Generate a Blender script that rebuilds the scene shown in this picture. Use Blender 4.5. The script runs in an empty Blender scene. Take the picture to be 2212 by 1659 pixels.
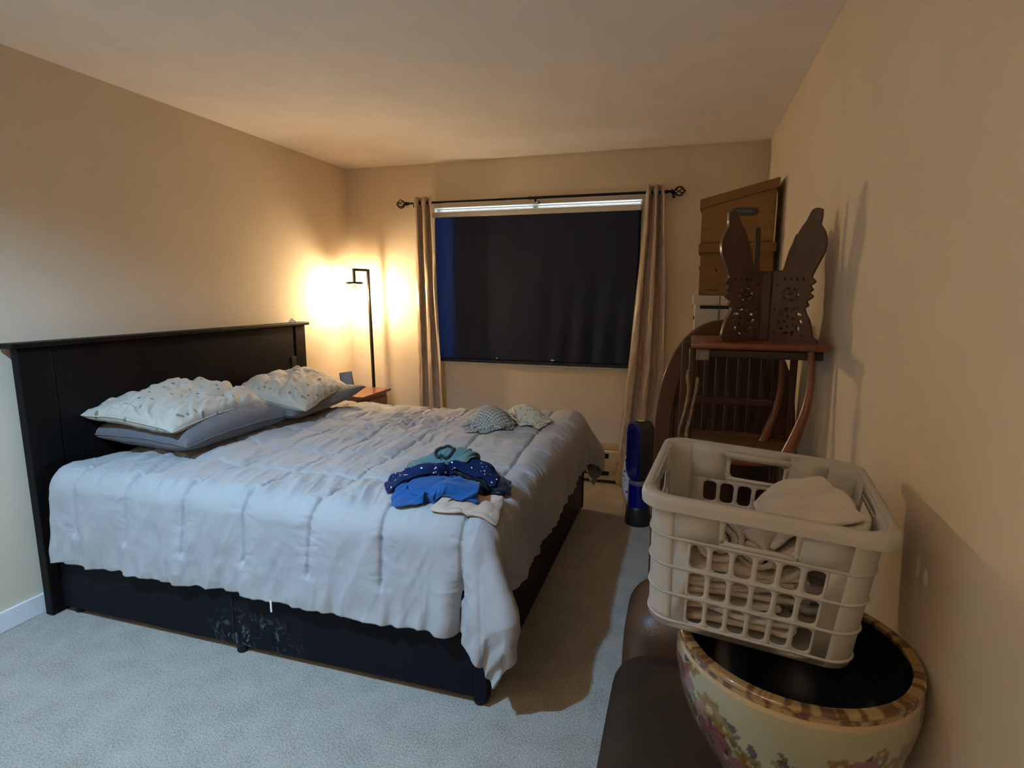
import bpy, bmesh, math, random
import numpy as np
from mathutils import Vector, Matrix
PI = math.pi
random.seed(7)
S = bpy.context.scene
C = S.collection

# ------------------------------------------------------------------ helpers
def link_mesh(name, verts, faces, mat=None, parent=None, smooth=False, uvs=None):
    me = bpy.data.meshes.new(name)
    me.from_pydata([tuple(map(float, v)) for v in verts], [], [tuple(int(i) for i in f) for f in faces])
    me.validate(); me.update()
    if smooth: me.polygons.foreach_set('use_smooth', [True]*len(me.polygons))
    o = bpy.data.objects.new(name, me); C.objects.link(o)
    if mat: me.materials.append(mat)
    if parent: o.parent = parent
    return o

def obj(name, bm, mat, parent=None, smooth=False, angle=None):
    me = bpy.data.meshes.new(name)
    bmesh.ops.recalc_face_normals(bm, faces=bm.faces)
    bm.to_mesh(me); bm.free()
    if smooth:
        me.polygons.foreach_set('use_smooth', [True]*len(me.polygons))
        if angle is not None: me.set_sharp_from_angle(angle=math.radians(angle))
    o = bpy.data.objects.new(name, me); C.objects.link(o)
    if mat: me.materials.append(mat)
    if parent: o.parent = parent
    return o

def thing(name, label, cat, loc=(0,0,0), rotz=0, group=None):
    o = bpy.data.objects.new(name, None); C.objects.link(o)
    o.empty_display_size = .05
    o.location = loc; o.rotation_euler = (0,0,rotz)
    o['label'] = label; o['category'] = cat
    if group: o['group'] = group
    return o

def tag(o, label, cat, group=None, kind=None):
    o['label'] = label; o['category'] = cat
    if group: o['group'] = group
    if kind: o['kind'] = kind
    return o

def struct(o):
    o['kind'] = 'structure'
    return o

def add_box(bm, a, b, bev=0, M=None, seg=2):
    a = Vector(a); b = Vector(b)
    r = bmesh.ops.create_cube(bm, size=1)
    vs = r['verts']
    bmesh.ops.scale(bm, vec=(b-a), verts=vs)
    bmesh.ops.translate(bm, vec=(a+b)/2, verts=vs)
    if bev:
        es = list({e for v in vs for e in v.link_edges})
        rr = bmesh.ops.bevel(bm, geom=es, offset=bev, segments=seg, affect='EDGES', profile=.5)
        vs = list({v for f in rr['faces'] for v in f.verts} | {v for v in vs if v.is_valid})
        st = list(vs); seen = set(vs)
        while st:
            v = st.pop()
            for e in v.link_edges:
                w = e.other_vert(v)
                if w not in seen: seen.add(w); st.append(w)
        vs = list(seen)
    if M is not None: bmesh.ops.transform(bm, matrix=M, verts=vs)
    return vs

def add_tube(bm, pts, r, n=8, closed=False, flat=1.0):
    pts = [Vector(p) for p in pts]
    rs = [float(q) for q in r] if isinstance(r, (list, tuple)) else [r]*len(pts)
    rings = []
    N = len(pts)
    t0 = (pts[1]-pts[0]).normalized()
    up = Vector((0,0,1)) if abs(t0.z) < .9 else Vector((1,0,0))
    u = t0.cross(up).normalized()
    for i, p in enumerate(pts):
        if closed: t = (pts[(i+1)%N]-pts[i-1]).normalized()
        else: t = (pts[min(i+1,N-1)]-pts[max(i-1,0)]).normalized()
        u = (u - t*u.dot(t)).normalized(); w = t.cross(u)
        rings.append([bm.verts.new(p + rs[i]*(math.cos(2*PI*k/n)*u + flat*math.sin(2*PI*k/n)*w)) for k in range(n)])
    M = N if closed else N-1
    for i in range(M):
        a = rings[i]; b = rings[(i+1)%N]
        for k in range(n):
            bm.faces.new((a[k], a[(k+1)%n], b[(k+1)%n], b[k]))
    if not closed:
        bm.faces.new(rings[0][::-1]); bm.faces.new(rings[-1])

def add_lathe(bm, prof, n=32, c=(0,0,0), M=None):
    rings = []
    new = []
    for (r, z) in prof:
        if r < 1e-6:
            v = bm.verts.new((c[0], c[1], c[2]+z)); rings.append([v]); new.append(v)
        else:
            R = [bm.verts.new((c[0]+r*math.cos(2*PI*k/n), c[1]+r*math.sin(2*PI*k/n), c[2]+z)) for k in range(n)]
            rings.append(R); new += R
    for a, b in zip(rings, rings[1:]):
        for k in range(n):
            q = [a[k%len(a)], a[(k+1)%len(a)], b[(k+1)%len(b)], b[k%len(b)]]
            q = list(dict.fromkeys(q))
            if len(q) > 2: bm.faces.new(q)
    if M is not None: bmesh.ops.transform(bm, matrix=M, verts=new)
    return new

def add_prism(bm, poly, h, M=None):
    """poly in xy, extruded along z from 0 to h"""
    a = [bm.verts.new((x, y, 0)) for x, y in poly]
    b = [bm.verts.new((x, y, h)) for x, y in poly]
    n = len(poly)
    bm.faces.new(a[::-1]); bm.faces.new(b)
    for i in range(n): bm.faces.new((a[i], a[(i+1)%n], b[(i+1)%n], b[i]))
    if M is not None: bmesh.ops.transform(bm, matrix=M, verts=a+b)

def curve_plate(name, splines, thick, bev, M, mat, parent=None):
    """flat plate with holes: filled 2D curve, made into a mesh"""
    cu = bpy.data.curves.new(name+'_c', 'CURVE'); cu.dimensions = '2D'; cu.fill_mode = 'BOTH'
    cu.extrude = thick/2-bev; cu.bevel_depth = bev; cu.bevel_resolution = 2
    for pl in splines:
        s = cu.splines.new('POLY'); s.points.add(len(pl)-1)
        for p, (x, y) in zip(s.points, pl): p.co = (x, y, 0, 1)
        s.use_cyclic_u = True
    tmp = bpy.data.objects.new('tmp', cu)
    me = bpy.data.meshes.new_from_object(tmp)
    bpy.data.objects.remove(tmp); bpy.data.curves.remove(cu)
    me.name = name; me.transform(M); me.update()
    o = bpy.data.objects.new(name, me); C.objects.link(o)
    me.materials.clear(); me.materials.append(mat)
    me.polygons.foreach_set('use_smooth', [True]*len(me.polygons)); me.set_sharp_from_angle(angle=math.radians(35))
    if parent: o.parent = parent
    return o

def smooth_poly(pts, n=6, closed=True):
    """Catmull-Rom through pts"""
    out = []; N = len(pts)
    for i in range(N if closed else N-1):
        p = [pts[(i+k-1) % N] if closed else pts[min(max(i+k-1, 0), N-1)] for k in range(4)]
        for j in range(n):
            t = j/n
            out.append(tuple(.5*((2*p[1][d]) + (-p[0][d]+p[2][d])*t + (2*p[0][d]-5*p[1][d]+4*p[2][d]-p[3][d])*t*t
                     + (-p[0][d]+3*p[1][d]-3*p[2][d]+p[3][d])*t**3) for d in range(len(pts[0]))))
    if not closed: out.append(tuple(pts[-1]))
    return out

# ---- numpy noise
def _hash(ix, iy, seed):
    h = (ix.astype(np.int64)*374761393 + iy.astype(np.int64)*668265263 + seed*1442695040888963407 % 2147483647)
    h = (h ^ (h >> 13)) * 1274126177
    h = h ^ (h >> 16)
    return (h & 0xffffff).astype(float)/0xffffff
def vnoise(x, y, seed=0):
    x = np.asarray(x, float); y = np.asarray(y, float)
    ix = np.floor(x); iy = np.floor(y); fx = x-ix; fy = y-iy
    fx = fx*fx*fx*(fx*(fx*6-15)+10); fy = fy*fy*fy*(fy*(fy*6-15)+10)
    a = _hash(ix, iy, seed); b = _hash(ix+1, iy, seed); c = _hash(ix, iy+1, seed); d = _hash(ix+1, iy+1, seed)
    return (a*(1-fx)+b*fx)*(1-fy)+(c*(1-fx)+d*fx)*fy*1.0
def fbm(x, y, seed=0, o=4):
    s = 0; a = 1; t = 0
    for i in range(o):
        s = s + a*(vnoise(x*2**i, y*2**i, seed+i*17)-.5); t += a; a *= .5
    return s/t*2
def ridge(x, y, seed=0, o=3):
    s = 0; a = 1; t = 0
    for i in range(o):
        s = s + a*(1-np.abs(2*vnoise(x*2**i, y*2**i, seed+i*31)-1)); t += a; a *= .5
    return s/t
def sstep(a, b, x):
    t = np.clip((x-a)/(b-a), 0, 1); return t*t*(3-2*t)

def grid_obj(name, P, mat, parent=None, thick=0, offset=-1, closed_u=False, sub=0):
    n, m = P.shape[:2]
    idx = np.arange(n*m).reshape(n, m)
    if closed_u: idx = np.vstack([idx, idx[:1]])
    f = np.stack([idx[:-1,:-1], idx[1:,:-1], idx[1:,1:], idx[:-1,1:]], -1).reshape(-1, 4)
    me = bpy.data.meshes.new(name)
    me.from_pydata(P.reshape(-1,3).tolist(), [], f.tolist()); me.update()
    me.polygons.foreach_set('use_smooth', [True]*len(me.polygons))
    uv = me.uv_layers.new(name='uv')
    U, V = np.meshgrid(np.linspace(0,1,idx.shape[0]), np.linspace(0,1,m), indexing='ij')
    li = np.empty(len(me.loops), dtype=np.int32); me.loops.foreach_get('vertex_index', li)
    Un = U[:n].reshape(-1); Vn = V[:n].reshape(-1)
    uv.data.foreach_set('uv', np.stack([Un[li], Vn[li]], -1).reshape(-1))
    o = bpy.data.objects.new(name, me); C.objects.link(o)
    if mat: me.materials.append(mat)
    if parent: o.parent = parent
    if thick:
        s = o.modifiers.new('s', 'SOLIDIFY'); s.thickness = thick; s.offset = offset; s.use_even_offset = False
    if sub:
        s = o.modifiers.new('d', 'SUBSURF'); s.levels = sub; s.render_levels = sub
    return o

def gnormals(P):
    du = np.gradient(P, axis=0); dv = np.gradient(P, axis=1)
    n = np.cross(du, dv); n /= (np.linalg.norm(n, axis=-1, keepdims=True)+1e-9)
    return n

# ---- small position-based cloth solver on a grid
def cloth(P, rest, steps, collide, g=.0006, bend=.25, damp=.97, iters=6, pin=None, stretch=1.0, fr=.35):
    P = P.copy(); V = np.zeros_like(P)
    lu, lv = rest
    def con(A, B, L, k):
        d = B-A; l = np.linalg.norm(d, axis=-1, keepdims=True)+1e-9
        c = d*(.5*k*(l-L)/l)
        A += c; B -= c
    for s in range(steps):
        V *= damp; V[..., 2] -= g
        Q = P.copy(); P += V
        for it in range(iters):
            for o in (0, 1):
                n = (P.shape[0]-o)//2; con(P[o:o+2*n:2], P[o+1:o+2*n:2], lu, stretch)
                m = (P.shape[1]-o)//2; con(P[:, o:o+2*m:2], P[:, o+1:o+2*m:2], lv, stretch)
            D = math.hypot(lu, lv)
            for o in (0, 1):
                n = (P.shape[0]-o)//2
                con(P[o:o+2*n:2, :-1], P[o+1:o+2*n:2, 1:], D, .15)
                con(P[o:o+2*n:2, 1:], P[o+1:o+2*n:2, :-1], D, .15)
            if bend:
                for o in range(2):
                    a = P[o:-2:3]; b = P[o+2::3]; k = min(len(a), len(b)); con(a[:k], b[:k], 2*lu, bend)
                    a = P[:, o:-2:3]; b = P[:, o+2::3]; k = min(a.shape[1], b.shape[1]); con(a[:, :k], b[:, :k], 2*lv, bend)
            h = collide(P[..., 0], P[..., 1])
            hit = P[..., 2] < h
            P[..., 2] = np.where(hit, h, P[..., 2])
            if it == iters-1 and fr:
                m = hit[..., None]*np.array([fr, fr, 0])
                P += (Q-P)*m
            if pin is not None: P[pin[0]] = pin[1]
        V = P-Q
        l = np.linalg.norm(V, axis=-1, keepdims=True); V *= np.minimum(1, .02/(l+1e-9))
    return P

# ------------------------------------------------------------------ materials
def new_mat(name):
    m = bpy.data.materials.new(name); m.use_nodes = True
    nt = m.node_tree; b = nt.nodes['Principled BSDF']
    return m, nt, b
def N(nt, t, **k):
    n = nt.nodes.new(t)
    for a, v in k.items():
        if a in n.inputs: n.inputs[a].default_value = v
        else: setattr(n, a, v)
    return n
def ramp(nt, stops, fac):
    r = nt.nodes.new('ShaderNodeValToRGB')
    while len(r.color_ramp.elements) < len(stops): r.color_ramp.elements.new(.5)
    for e, (p, c) in zip(r.color_ramp.elements, stops): e.position = p; e.color = (*c, 1)
    nt.links.new(fac, r.inputs[0]); return r
def coords(nt, kind='Object', scale=(1,1,1)):
    t = nt.nodes.new('ShaderNodeTexCoord'); m = nt.nodes.new('ShaderNodeMapping')
    m.inputs['Scale'].default_value = scale
    nt.links.new(t.outputs[kind], m.inputs[0]); return m.outputs[0]
def simple(name, col, rough=.6, metal=0, spec=.5, var=.06, nscale=20, bump=0, bscale=200, stretch=(1,1,1), sheen=0, coat=0, detail=4):
    m, nt, b = new_mat(name)
    co = coords(nt, 'Object', stretch)
    n = N(nt, 'ShaderNodeTexNoise', Scale=nscale, Detail=detail); nt.links.new(co, n.inputs['Vector'])
    lo = tuple(max(0, c*(1-var*2)) for c in col); hi = tuple(min(1, c*(1+var*2)) for c in col)
    r = ramp(nt, [(.3, lo), (.7, hi)], n.outputs['Fac'])
    nt.links.new(r.outputs[0], b.inputs['Base Color'])
    b.inputs['Roughness'].default_value = rough; b.inputs['Metallic'].default_value = metal
    b.inputs['Specular IOR Level'].default_value = spec
    if sheen: b.inputs['Sheen Weight'].default_value = sheen
    if coat: b.inputs['Coat Weight'].default_value = coat; b.inputs['Coat Roughness'].default_value = .15
    if bump:
        n2 = N(nt, 'ShaderNodeTexNoise', Scale=bscale, Detail=3.0); nt.links.new(co, n2.inputs['Vector'])
        bp = N(nt, 'ShaderNodeBump', Strength=bump, Distance=.002)
        nt.links.new(n2.outputs['Fac'], bp.inputs['Height']); nt.links.new(bp.outputs[0], b.inputs['Normal'])
    return m
def wood(name, dark, light, rough=.35, scale=(1,1,1), spec=.5, coat=.2):
    m, nt, b = new_mat(name)
    co = coords(nt, 'Object', scale)
    n = N(nt, 'ShaderNodeTexNoise', Scale=6.0, Detail=6.0, Distortion=1.2); nt.links.new(co, n.inputs['Vector'])
    r = ramp(nt, [(.25, dark), (.75, light)], n.outputs['Fac'])
    nt.links.new(r.outputs[0], b.inputs['Base Color'])
    b.inputs['Roughness'].default_value = rough; b.inputs['Specular IOR Level'].default_value = spec
    b.inputs['Coat Weight'].default_value = coat; b.inputs['Coat Roughness'].default_value = .2
    return m

M_wall = simple('wall_paint', (.69,.585,.44), .8, spec=.25, var=.015, nscale=3, bump=.15, bscale=90)
M_ceil = simple('ceiling_paint', (.86,.80,.73), .9, spec=.15, var=.015, nscale=5, bump=.25, bscale=120)
M_trimw = simple('white_trim', (.76,.77,.76), .45, var=.02)
def carpet():
    m, nt, b = new_mat('carpet')
    co = coords(nt)
    n = N(nt, 'ShaderNodeTexNoise', Scale=160.0, Detail=4.0); nt.links.new(co, n.inputs['Vector'])
    n1 = N(nt, 'ShaderNodeTexNoise', Scale=9.0, Detail=3.0); nt.links.new(co, n1.inputs['Vector'])
    mx = N(nt, 'ShaderNodeMath', operation='MULTIPLY_ADD'); mx.inputs[1].default_value = .3
    nt.links.new(n1.outputs['Fac'], mx.inputs[0]); nt.links.new(n.outputs['Fac'], mx.inputs[2])
    r = ramp(nt, [(.45, (.235,.205,.165)), (.62, (.36,.325,.27)), (.85, (.47,.43,.365))], mx.outputs[0])
    nt.links.new(r.outputs[0], b.inputs['Base Color'])
    b.inputs['Roughness'].default_value = 1; b.inputs['Specular IOR Level'].default_value = .05
    b.inputs['Sheen Weight'].default_value = .2
    bp = N(nt, 'ShaderNodeBump', Strength=.8, Distance=.006)
    nt.links.new(n.outputs['Fac'], bp.inputs['Height']); nt.links.new(bp.outputs[0], b.inputs['Normal'])
    return m
M_carpet = carpet()
M_blackwood = simple('black_wood', (.0065,.0048,.0042), .5, spec=.12, var=.2, nscale=5, stretch=(1,1,.3), coat=.05)
M_black = simple('black_metal', (.012,.010,.009), .35, metal=.6, var=.1)
M_duvet = simple('duvet_cotton', (.385,.378,.37), .85, spec=.15, var=.02, nscale=4, bump=.12, bscale=500, sheen=.15)
M_sheet = simple('grey_pillowcase', (.15,.145,.15), .8, spec=.2, var=.03, bump=.1, bscale=400, sheen=.15)
M_mattress = simple('mattress_ticking', (.5,.48,.45), .9)
M_redwood = wood('cherry_wood', (.13,.035,.012), (.23,.075,.025), .32, (2,2,.5))
M_rosewood = wood('rosewood', (.032,.010,.0035), (.072,.024,.008), .36, (3,3,.6))
M_rosewood2 = wood('dark_rosewood', (.012,.004,.002), (.030,.010,.004), .45, (3,3,.6), coat=.1)  # darker copy; on spindles and top rail it deepens the shade under the board
M_archwood = wood('arch_wood', (.062,.019,.006), (.105,.035,.011), .3, (2,2,.4))
M_orangewood = wood('sawn_wood_edge', (.35,.17,.08), (.5,.28,.15), .5, (3,3,1))
M_leather = simple('brown_leather', (.085,.042,.02), .42, spec=.5, var=.12, nscale=8, bump=.5, bscale=160)
M_leather2 = simple('worn_brown_suede', (.036,.020,.010), .75, spec=.25, var=.15, nscale=6, bump=.5, bscale=120)
M_card = simple('brown_cardboard', (.27,.15,.055), .8, spec=.2, var=.05, nscale=6, stretch=(1,1,3))
M_cardm = simple('darkened_cardboard', (.215,.115,.042), .8, spec=.2, var=.05, nscale=6, stretch=(1,1,3))  # darkened tone stands in for the shadow line between the brown boxes
M_cardw = simple('white_cardboard', (.50,.48,.43), .75, spec=.2, var=.02)
M_slot = simple('dark_slot', (.008,.007,.007), .9)
M_silver = simple('brushed_nickel', (.6,.58,.55), .3, metal=1, var=.05)

def curtain_mat():
    m, nt, b = new_mat('taupe_satin')
    co = coords(nt, 'UV', (1,1,1))
    b.inputs['Base Color'].default_value = (.34,.255,.185,1)
    b.inputs['Roughness'].default_value = .33; b.inputs['Specular IOR Level'].default_value = .8
    b.inputs['Anisotropic'].default_value = .4
    b.inputs['Sheen Weight'].default_value = .3
    o = coords(nt, 'Object', (60,60,8))
    n = N(nt, 'ShaderNodeTexNoise', Scale=1.0, Detail=5.0, Distortion=1.5); nt.links.new(o, n.inputs['Vector'])
    r = ramp(nt, [(.35, (.34,.25,.17)), (.65, (.48,.37,.26))], n.outputs['Fac'])
    nt.links.new(r.outputs[0], b.inputs['Base Color'])
    bp = N(nt, 'ShaderNodeBump', Strength=.35, Distance=.004)
    nt.links.new(n.outputs['Fac'], bp.inputs['Height']); nt.links.new(bp.outputs[0], b.inputs['Normal'])
    return m
M_curtain = curtain_mat()

def glass_mat(name, tint=(1,1,1), rough=0.0, gl=.12):
    m = bpy.data.materials.new(name); m.use_nodes = True; nt = m.node_tree; nt.nodes.clear()
    o = nt.nodes.new('ShaderNodeOutputMaterial'); mx = nt.nodes.new('ShaderNodeMixShader')
    t = nt.nodes.new('ShaderNodeBsdfTransparent'); g = nt.nodes.new('ShaderNodeBsdfGlossy')
    t.inputs[0].default_value = (*tint, 1); g.inputs['Roughness'].default_value = .05
    f = nt.nodes.new('ShaderNodeLayerWeight'); f.inputs[0].default_value = gl
    n = nt.nodes.new('ShaderNodeTexNoise'); n.inputs['Scale'].default_value = 3
    nt.links.new(f.outputs['Facing'], mx.inputs[0]); nt.links.new(t.outputs[0], mx.inputs[1]); nt.links.new(g.outputs[0], mx.inputs[2])
    nt.links.new(mx.outputs[0], o.inputs[0]); return m
M_glass = glass_mat('clear_glass', gl=.25)

def emis(name, col, s):
    m = bpy.data.materials.new(name); m.use_nodes = True; nt = m.node_tree; nt.nodes.clear()
    o = nt.nodes.new('ShaderNodeOutputMaterial'); e = nt.nodes.new('ShaderNodeEmission')
    e.inputs[0].default_value = (*col, 1); e.inputs[1].default_value = s
    nt.links.new(e.outputs[0], o.inputs[0]); return m

# ------------------------------------------------------------------ room
XL, XR, YB, YF, H = -2.735, .475, 4.26, -1.4, 2.44
WX0, WX1, WZ0, WZ1 = -1.955, -.335, .885, 2.105     # window opening
bm = bmesh.new(); add_box(bm, (XL-.12, YF-.12, -.1), (XR+.12, YB+.25, 0)); struct(obj('floor', bm, M_carpet))
bm = bmesh.new()
HX, HY, HR = -1.5, .4, .075       # recessed downlight opening
n = 32
ring = [bm.verts.new((HX+HR*math.cos(2*PI*k/n), HY+HR*math.sin(2*PI*k/n), H)) for k in range(n)]
top = [bm.verts.new((HX+HR*math.cos(2*PI*k/n), HY+HR*math.sin(2*PI*k/n), H+.12)) for k in range(n)]
x0, x1, y0, y1 = XL-.12, XR+.12, YF-.12, YB+.25
def sq(k):
    a = 2*PI*k/n; c, s = math.cos(a), math.sin(a); m = max(abs(c), abs(s)); return HX+.2*c/m, HY+.2*s/m
mid = [bm.verts.new((*sq(k), H)) for k in range(n)]
for k in range(n):
    bm.faces.new((ring[k], ring[(k+1)%n], mid[(k+1)%n], mid[k]))
    bm.faces.new((ring[k], top[k], top[(k+1)%n], ring[(k+1)%n]))
for a, b in (((x0,y0),(HX-.2,y1)), ((HX+.2,y0),(x1,y1)), ((HX-.2,y0),(HX+.2,HY-.2)), ((HX-.2,HY+.2),(HX+.2,y1))):
    bm.faces.new([bm.verts.new((*p, H)) for p in ((a[0],a[1]),(b[0],a[1]),(b[0],b[1]),(a[0],b[1]))])
bm.faces.new([bm.verts.new((*p, H+.12)) for p in ((x0,y0),(x1,y0),(x1,y1),(x0,y1))])
struct(obj('ceiling', bm, M_ceil))
bm = bmesh.new(); add_box(bm, (XL-.12, YF-.12, 0), (XL, YB+.25, H)); struct(obj('wall_left', bm, M_wall))
bm = bmesh.new(); add_box(bm, (XR, YF-.12, 0), (XR+.12, YB+.25, H)); struct(obj('wall_right', bm, M_wall))
bm = bmesh.new(); add_box(bm, (XL, YF-.12, 0), (XR, YF, H)); struct(obj('wall_front', bm, M_wall))
bm = bmesh.new()
T = .14
add_box(bm, (XL, YB, 0), (WX0, YB+T, H)); add_box(bm, (WX1, YB, 0), (XR, YB+T, H))
add_box(bm, (WX0, YB, 0), (WX1, YB+T, WZ0)); add_box(bm, (WX0, YB, WZ1), (WX1, YB+T, H))
struct(obj('wall_back', bm, M_wall))

# window: white vinyl frame and glass deep in the opening
wf = bmesh.new(); fw = .035
for a, b in (((WX0, YB+.07, WZ0), (WX1, YB+.13, WZ0+fw)), ((WX0, YB+.07, WZ1-.014), (WX1, YB+.13, WZ1)),
             ((WX0, YB+.07, WZ0+fw), (WX0+.022, YB+.13, WZ1-.014)), ((WX1-.022, YB+.07, WZ0+fw), (WX1, YB+.13, WZ1-.014)),
             (((WX0+WX1)/2-.02, YB+.08, WZ0+fw), ((WX0+WX1)/2+.02, YB+.12, WZ1-.014))):
    add_box(wf, a, b, .003)
win = struct(obj('window_1', wf, M_trimw))
bm = bmesh.new(); add_box(bm, (WX0+.02, YB+.098, WZ0+.03), (WX1-.02, YB+.102, WZ1-.01)); obj('window_pane', bm, M_glass, win)
bm = bmesh.new()
add_box(bm, (WX0+.0005, YB+.001, WZ1-.006), (WX1-.0005, YB+.075, WZ1-.0005), .001); obj('window_head', bm, M_trimw, win)
for xa in (WX0+.0005, WX1-.0065):
    bm = bmesh.new(); add_box(bm, (xa, YB+.001, WZ0+.003), (xa+.006, YB+.075, WZ1-.007), .001); obj('window_jamb', bm, M_trimw, win)
bm = bmesh.new(); add_box(bm, (WX0+.001, YB-.012, WZ0-.012), (WX1-.001, YB+.068, WZ0+.002), .003); s_ = obj('window_sill', bm, M_trimw, win)

# baseboards of the side walls and the near wall
bm = bmesh.new(); add_box(bm, (XL, YF, 0), (XL+.012, YB, .09), .003); struct(obj('baseboard_left', bm, M_trimw))
bm = bmesh.new(); add_box(bm, (XR-.012, YF, 0), (XR, YB, .09), .003); struct(obj('baseboard_right', bm, M_trimw))
bm = bmesh.new(); add_box(bm, (-.1, YB-.012, 0), (XR-.012, YB, .09), .003); struct(obj('baseboard_back', bm, M_trimw))

# ------------------------------------------------------------------ roller shade with headrail
sh = thing('roller_shade', 'navy blackout roller shade with white headrail covering the window', 'window shade', ((WX0+WX1)/2, YB-.01, 2.07))
def loc(o): return o
def under(parent, fn):
    """build in world space, then express relative to parent"""
    pass
def reparent(o, p):
    bpy.context.view_layer.update()
    o.parent = p; o.matrix_parent_inverse = Matrix.Identity(4)
    mw = Matrix.Translation(p.location) @ p.rotation_euler.to_matrix().to_4x4()
    o.data.transform(mw.inverted()); o.data.update()
    return o
def shade_mat():
    m = bpy.data.materials.new('navy_shade_fabric'); m.use_nodes = True; nt = m.node_tree
    b = nt.nodes['Principled BSDF']; o = nt.nodes['Material Output']
    co = coords(nt, 'Object', (9,9,.7))
    n = N(nt, 'ShaderNodeTexNoise', Scale=1.0, Detail=3.0); nt.links.new(co, n.inputs['Vector'])
    r = ramp(nt, [(.35, (.009,.0135,.032)), (.7, (.0125,.0185,.044))], n.outputs['Fac'])
    nt.links.new(r.outputs[0], b.inputs['Base Color']); b.inputs['Roughness'].default_value = .62
    b.inputs['Specular IOR Level'].default_value = .3
    t = nt.nodes.new('ShaderNodeBsdfTranslucent'); t.inputs[0].default_value = (.035,.07,.14,1)
    mx = nt.nodes.new('ShaderNodeAddShader')
    nt.links.new(b.outputs[0], mx.inputs[0]); nt.links.new(t.outputs[0], mx.inputs[1]); nt.links.new(mx.outputs[0], o.inputs[0])
    return m
M_shade = shade_mat()
# fabric, hanging slightly uneven, with soft vertical ripples low on the right
nu, nv = 90, 60
U, V = np.meshgrid(np.linspace(0,1,nu), np.linspace(0,1,nv), indexing='ij')
P = np.zeros((nu, nv, 3))
P[...,0] = (WX0+.016) + U*(WX1-WX0-.026)
P[...,2] = 2.035 - V*(2.035-.905) + .018*(U*0)
rp = sstep(.45,.8,U)*(1-sstep(.92,1,U))*sstep(.35,.9,V)
P[...,1] = YB-.02 - .006*fbm(U*6+V*.6, V*1.5, 3) - .007*rp*np.sin(U*58+V*3) 
shf = grid_obj('shade_fabric', P, M_shade, None, thick=.001); reparent(shf, sh)
# added unseen light block; its gap leaves a blue glow at the left
U2, V2 = np.meshgrid(np.linspace(0,1,10), np.linspace(0,1,10), indexing='ij')
P2 = np.stack([(WX0+.16) + U2*(WX1-WX0-.168), YB+.02+0*U2, 2.06-V2*(2.06-.8885)], -1)
M_light_block = simple('light_block_black', (.01,.01,.012), .9)
ln = grid_obj('light_block_sheet', P2, M_light_block, None, thick=.001); reparent(ln, sh)
bm = bmesh.new(); add_box(bm, (WX0+.004, YB-.045, 2.022), (WX1-.004, YB-.008, 2.062), .006)
hr = obj('headrail', bm, simple('cream_headrail', (.66,.62,.54), .5, var=.02)); reparent(hr, sh)
bm = bmesh.new(); add_box(bm, (WX0+.012, YB-.03, .888), (WX1-.008, YB-.014, .91), .005)
br = obj('bottom_bar', bm, simple('navy_bottom_bar', (.008,.008,.011), .5)); reparent(br, sh)
bm = bmesh.new()
add_box(bm, (WX0+.02, YB+.03, 2.074), (WX1-.02, YB+.05, 2.079), .001)
obr = obj('mounting_rail', bm, M_trimw); reparent(obr, sh)
M_pale = simple('pale_gloss', (.85,.88,.9), .25)
for x, w in ((-.967,.028), (-1.42,.012)):  # small pale strips low on the shade
    bm = bmesh.new(); add_box(bm, (x-w/2, YB-.034, .925), (x+w/2, YB-.0215, .931), .001)
    pl = obj('pale_strip', bm, M_pale); reparent(pl, sh)

# ------------------------------------------------------------------ curtain rod + curtains
rod_y, rod_z = YB-.09, 2.128
rd = thing('curtain_rod', 'thin black metal curtain rod with twisted cage finials above the window', 'curtain rod', (-1.1, rod_y, rod_z))
bm = bmesh.new(); add_tube(bm, [(-2.125, rod_y, rod_z), (-1.12, rod_y, rod_z)], .0085, 12); o = obj('rod_tube', bm, M_black, smooth=True, angle=40); reparent(o, rd)
bm = bmesh.new(); add_tube(bm, [(-1.14, rod_y, rod_z), (-.17, rod_y, rod_z)], .0105, 12)
add_tube(bm, [(-1.15, rod_y, rod_z), (-1.135, rod_y, rod_z)], .013, 12)
o = obj('rod_sleeve', bm, M_black, smooth=True, angle=40); reparent(o, rd)
for x in (-2.08, -1.1, -.125):
    bm = bmesh.new()
    add_tube(bm, [(x, YB-.004, rod_z-.02), (x, rod_y, rod_z-.02)], .006, 10)
    add_tube(bm, [(x, rod_y, rod_z-.028), (x, rod_y, rod_z-.008)], .008, 10)
    add_lathe(bm, [(0,0),(.011,0),(.011,.003),(0,.003)], 16, M=Matrix.Translation((x, YB, rod_z-.02)) @ Matrix.Rotation(PI/2, 4, 'X'))
    o = obj('bracket', bm, M_black, smooth=True, angle=40); reparent(o, rd)
for x, s in ((-2.125, -1), (-.17, 1)):
    bm = bmesh.new()
    Mx = Matrix.Translation((x, rod_y, rod_z)) @ Matrix.Rotation(s*PI/2, 4, 'Y')
    L0 = .035 if s < 0 else .05
    add_lathe(bm, [(0,0),(.012,0),(.014,.006),(.009,.012),(.009,L0*.5),(.016,L0*.6),(.016,L0*.75),(.008,L0*.85),(.010,L0),(0,L0)], 16, M=Mx)
    for k in range(6):
        pts = []
        for j in range(13):
            t = j/12; a = 2*PI*k/6+t*1.5; r = .03*math.sin(PI*min(1,t))**.8+.003
            pts.append(Mx @ Vector((r*math.cos(a), r*math.sin(a), L0+t*.068)))
        add_tube(bm, pts, .0034, 6)
    add_lathe(bm, [(0,L0+.062),(.006,L0+.065),(.005,L0+.074),(0,L0+.078)], 12, M=Mx)
    o = obj('finial', bm, M_black, smooth=True, angle=50); reparent(o, rd)

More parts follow.
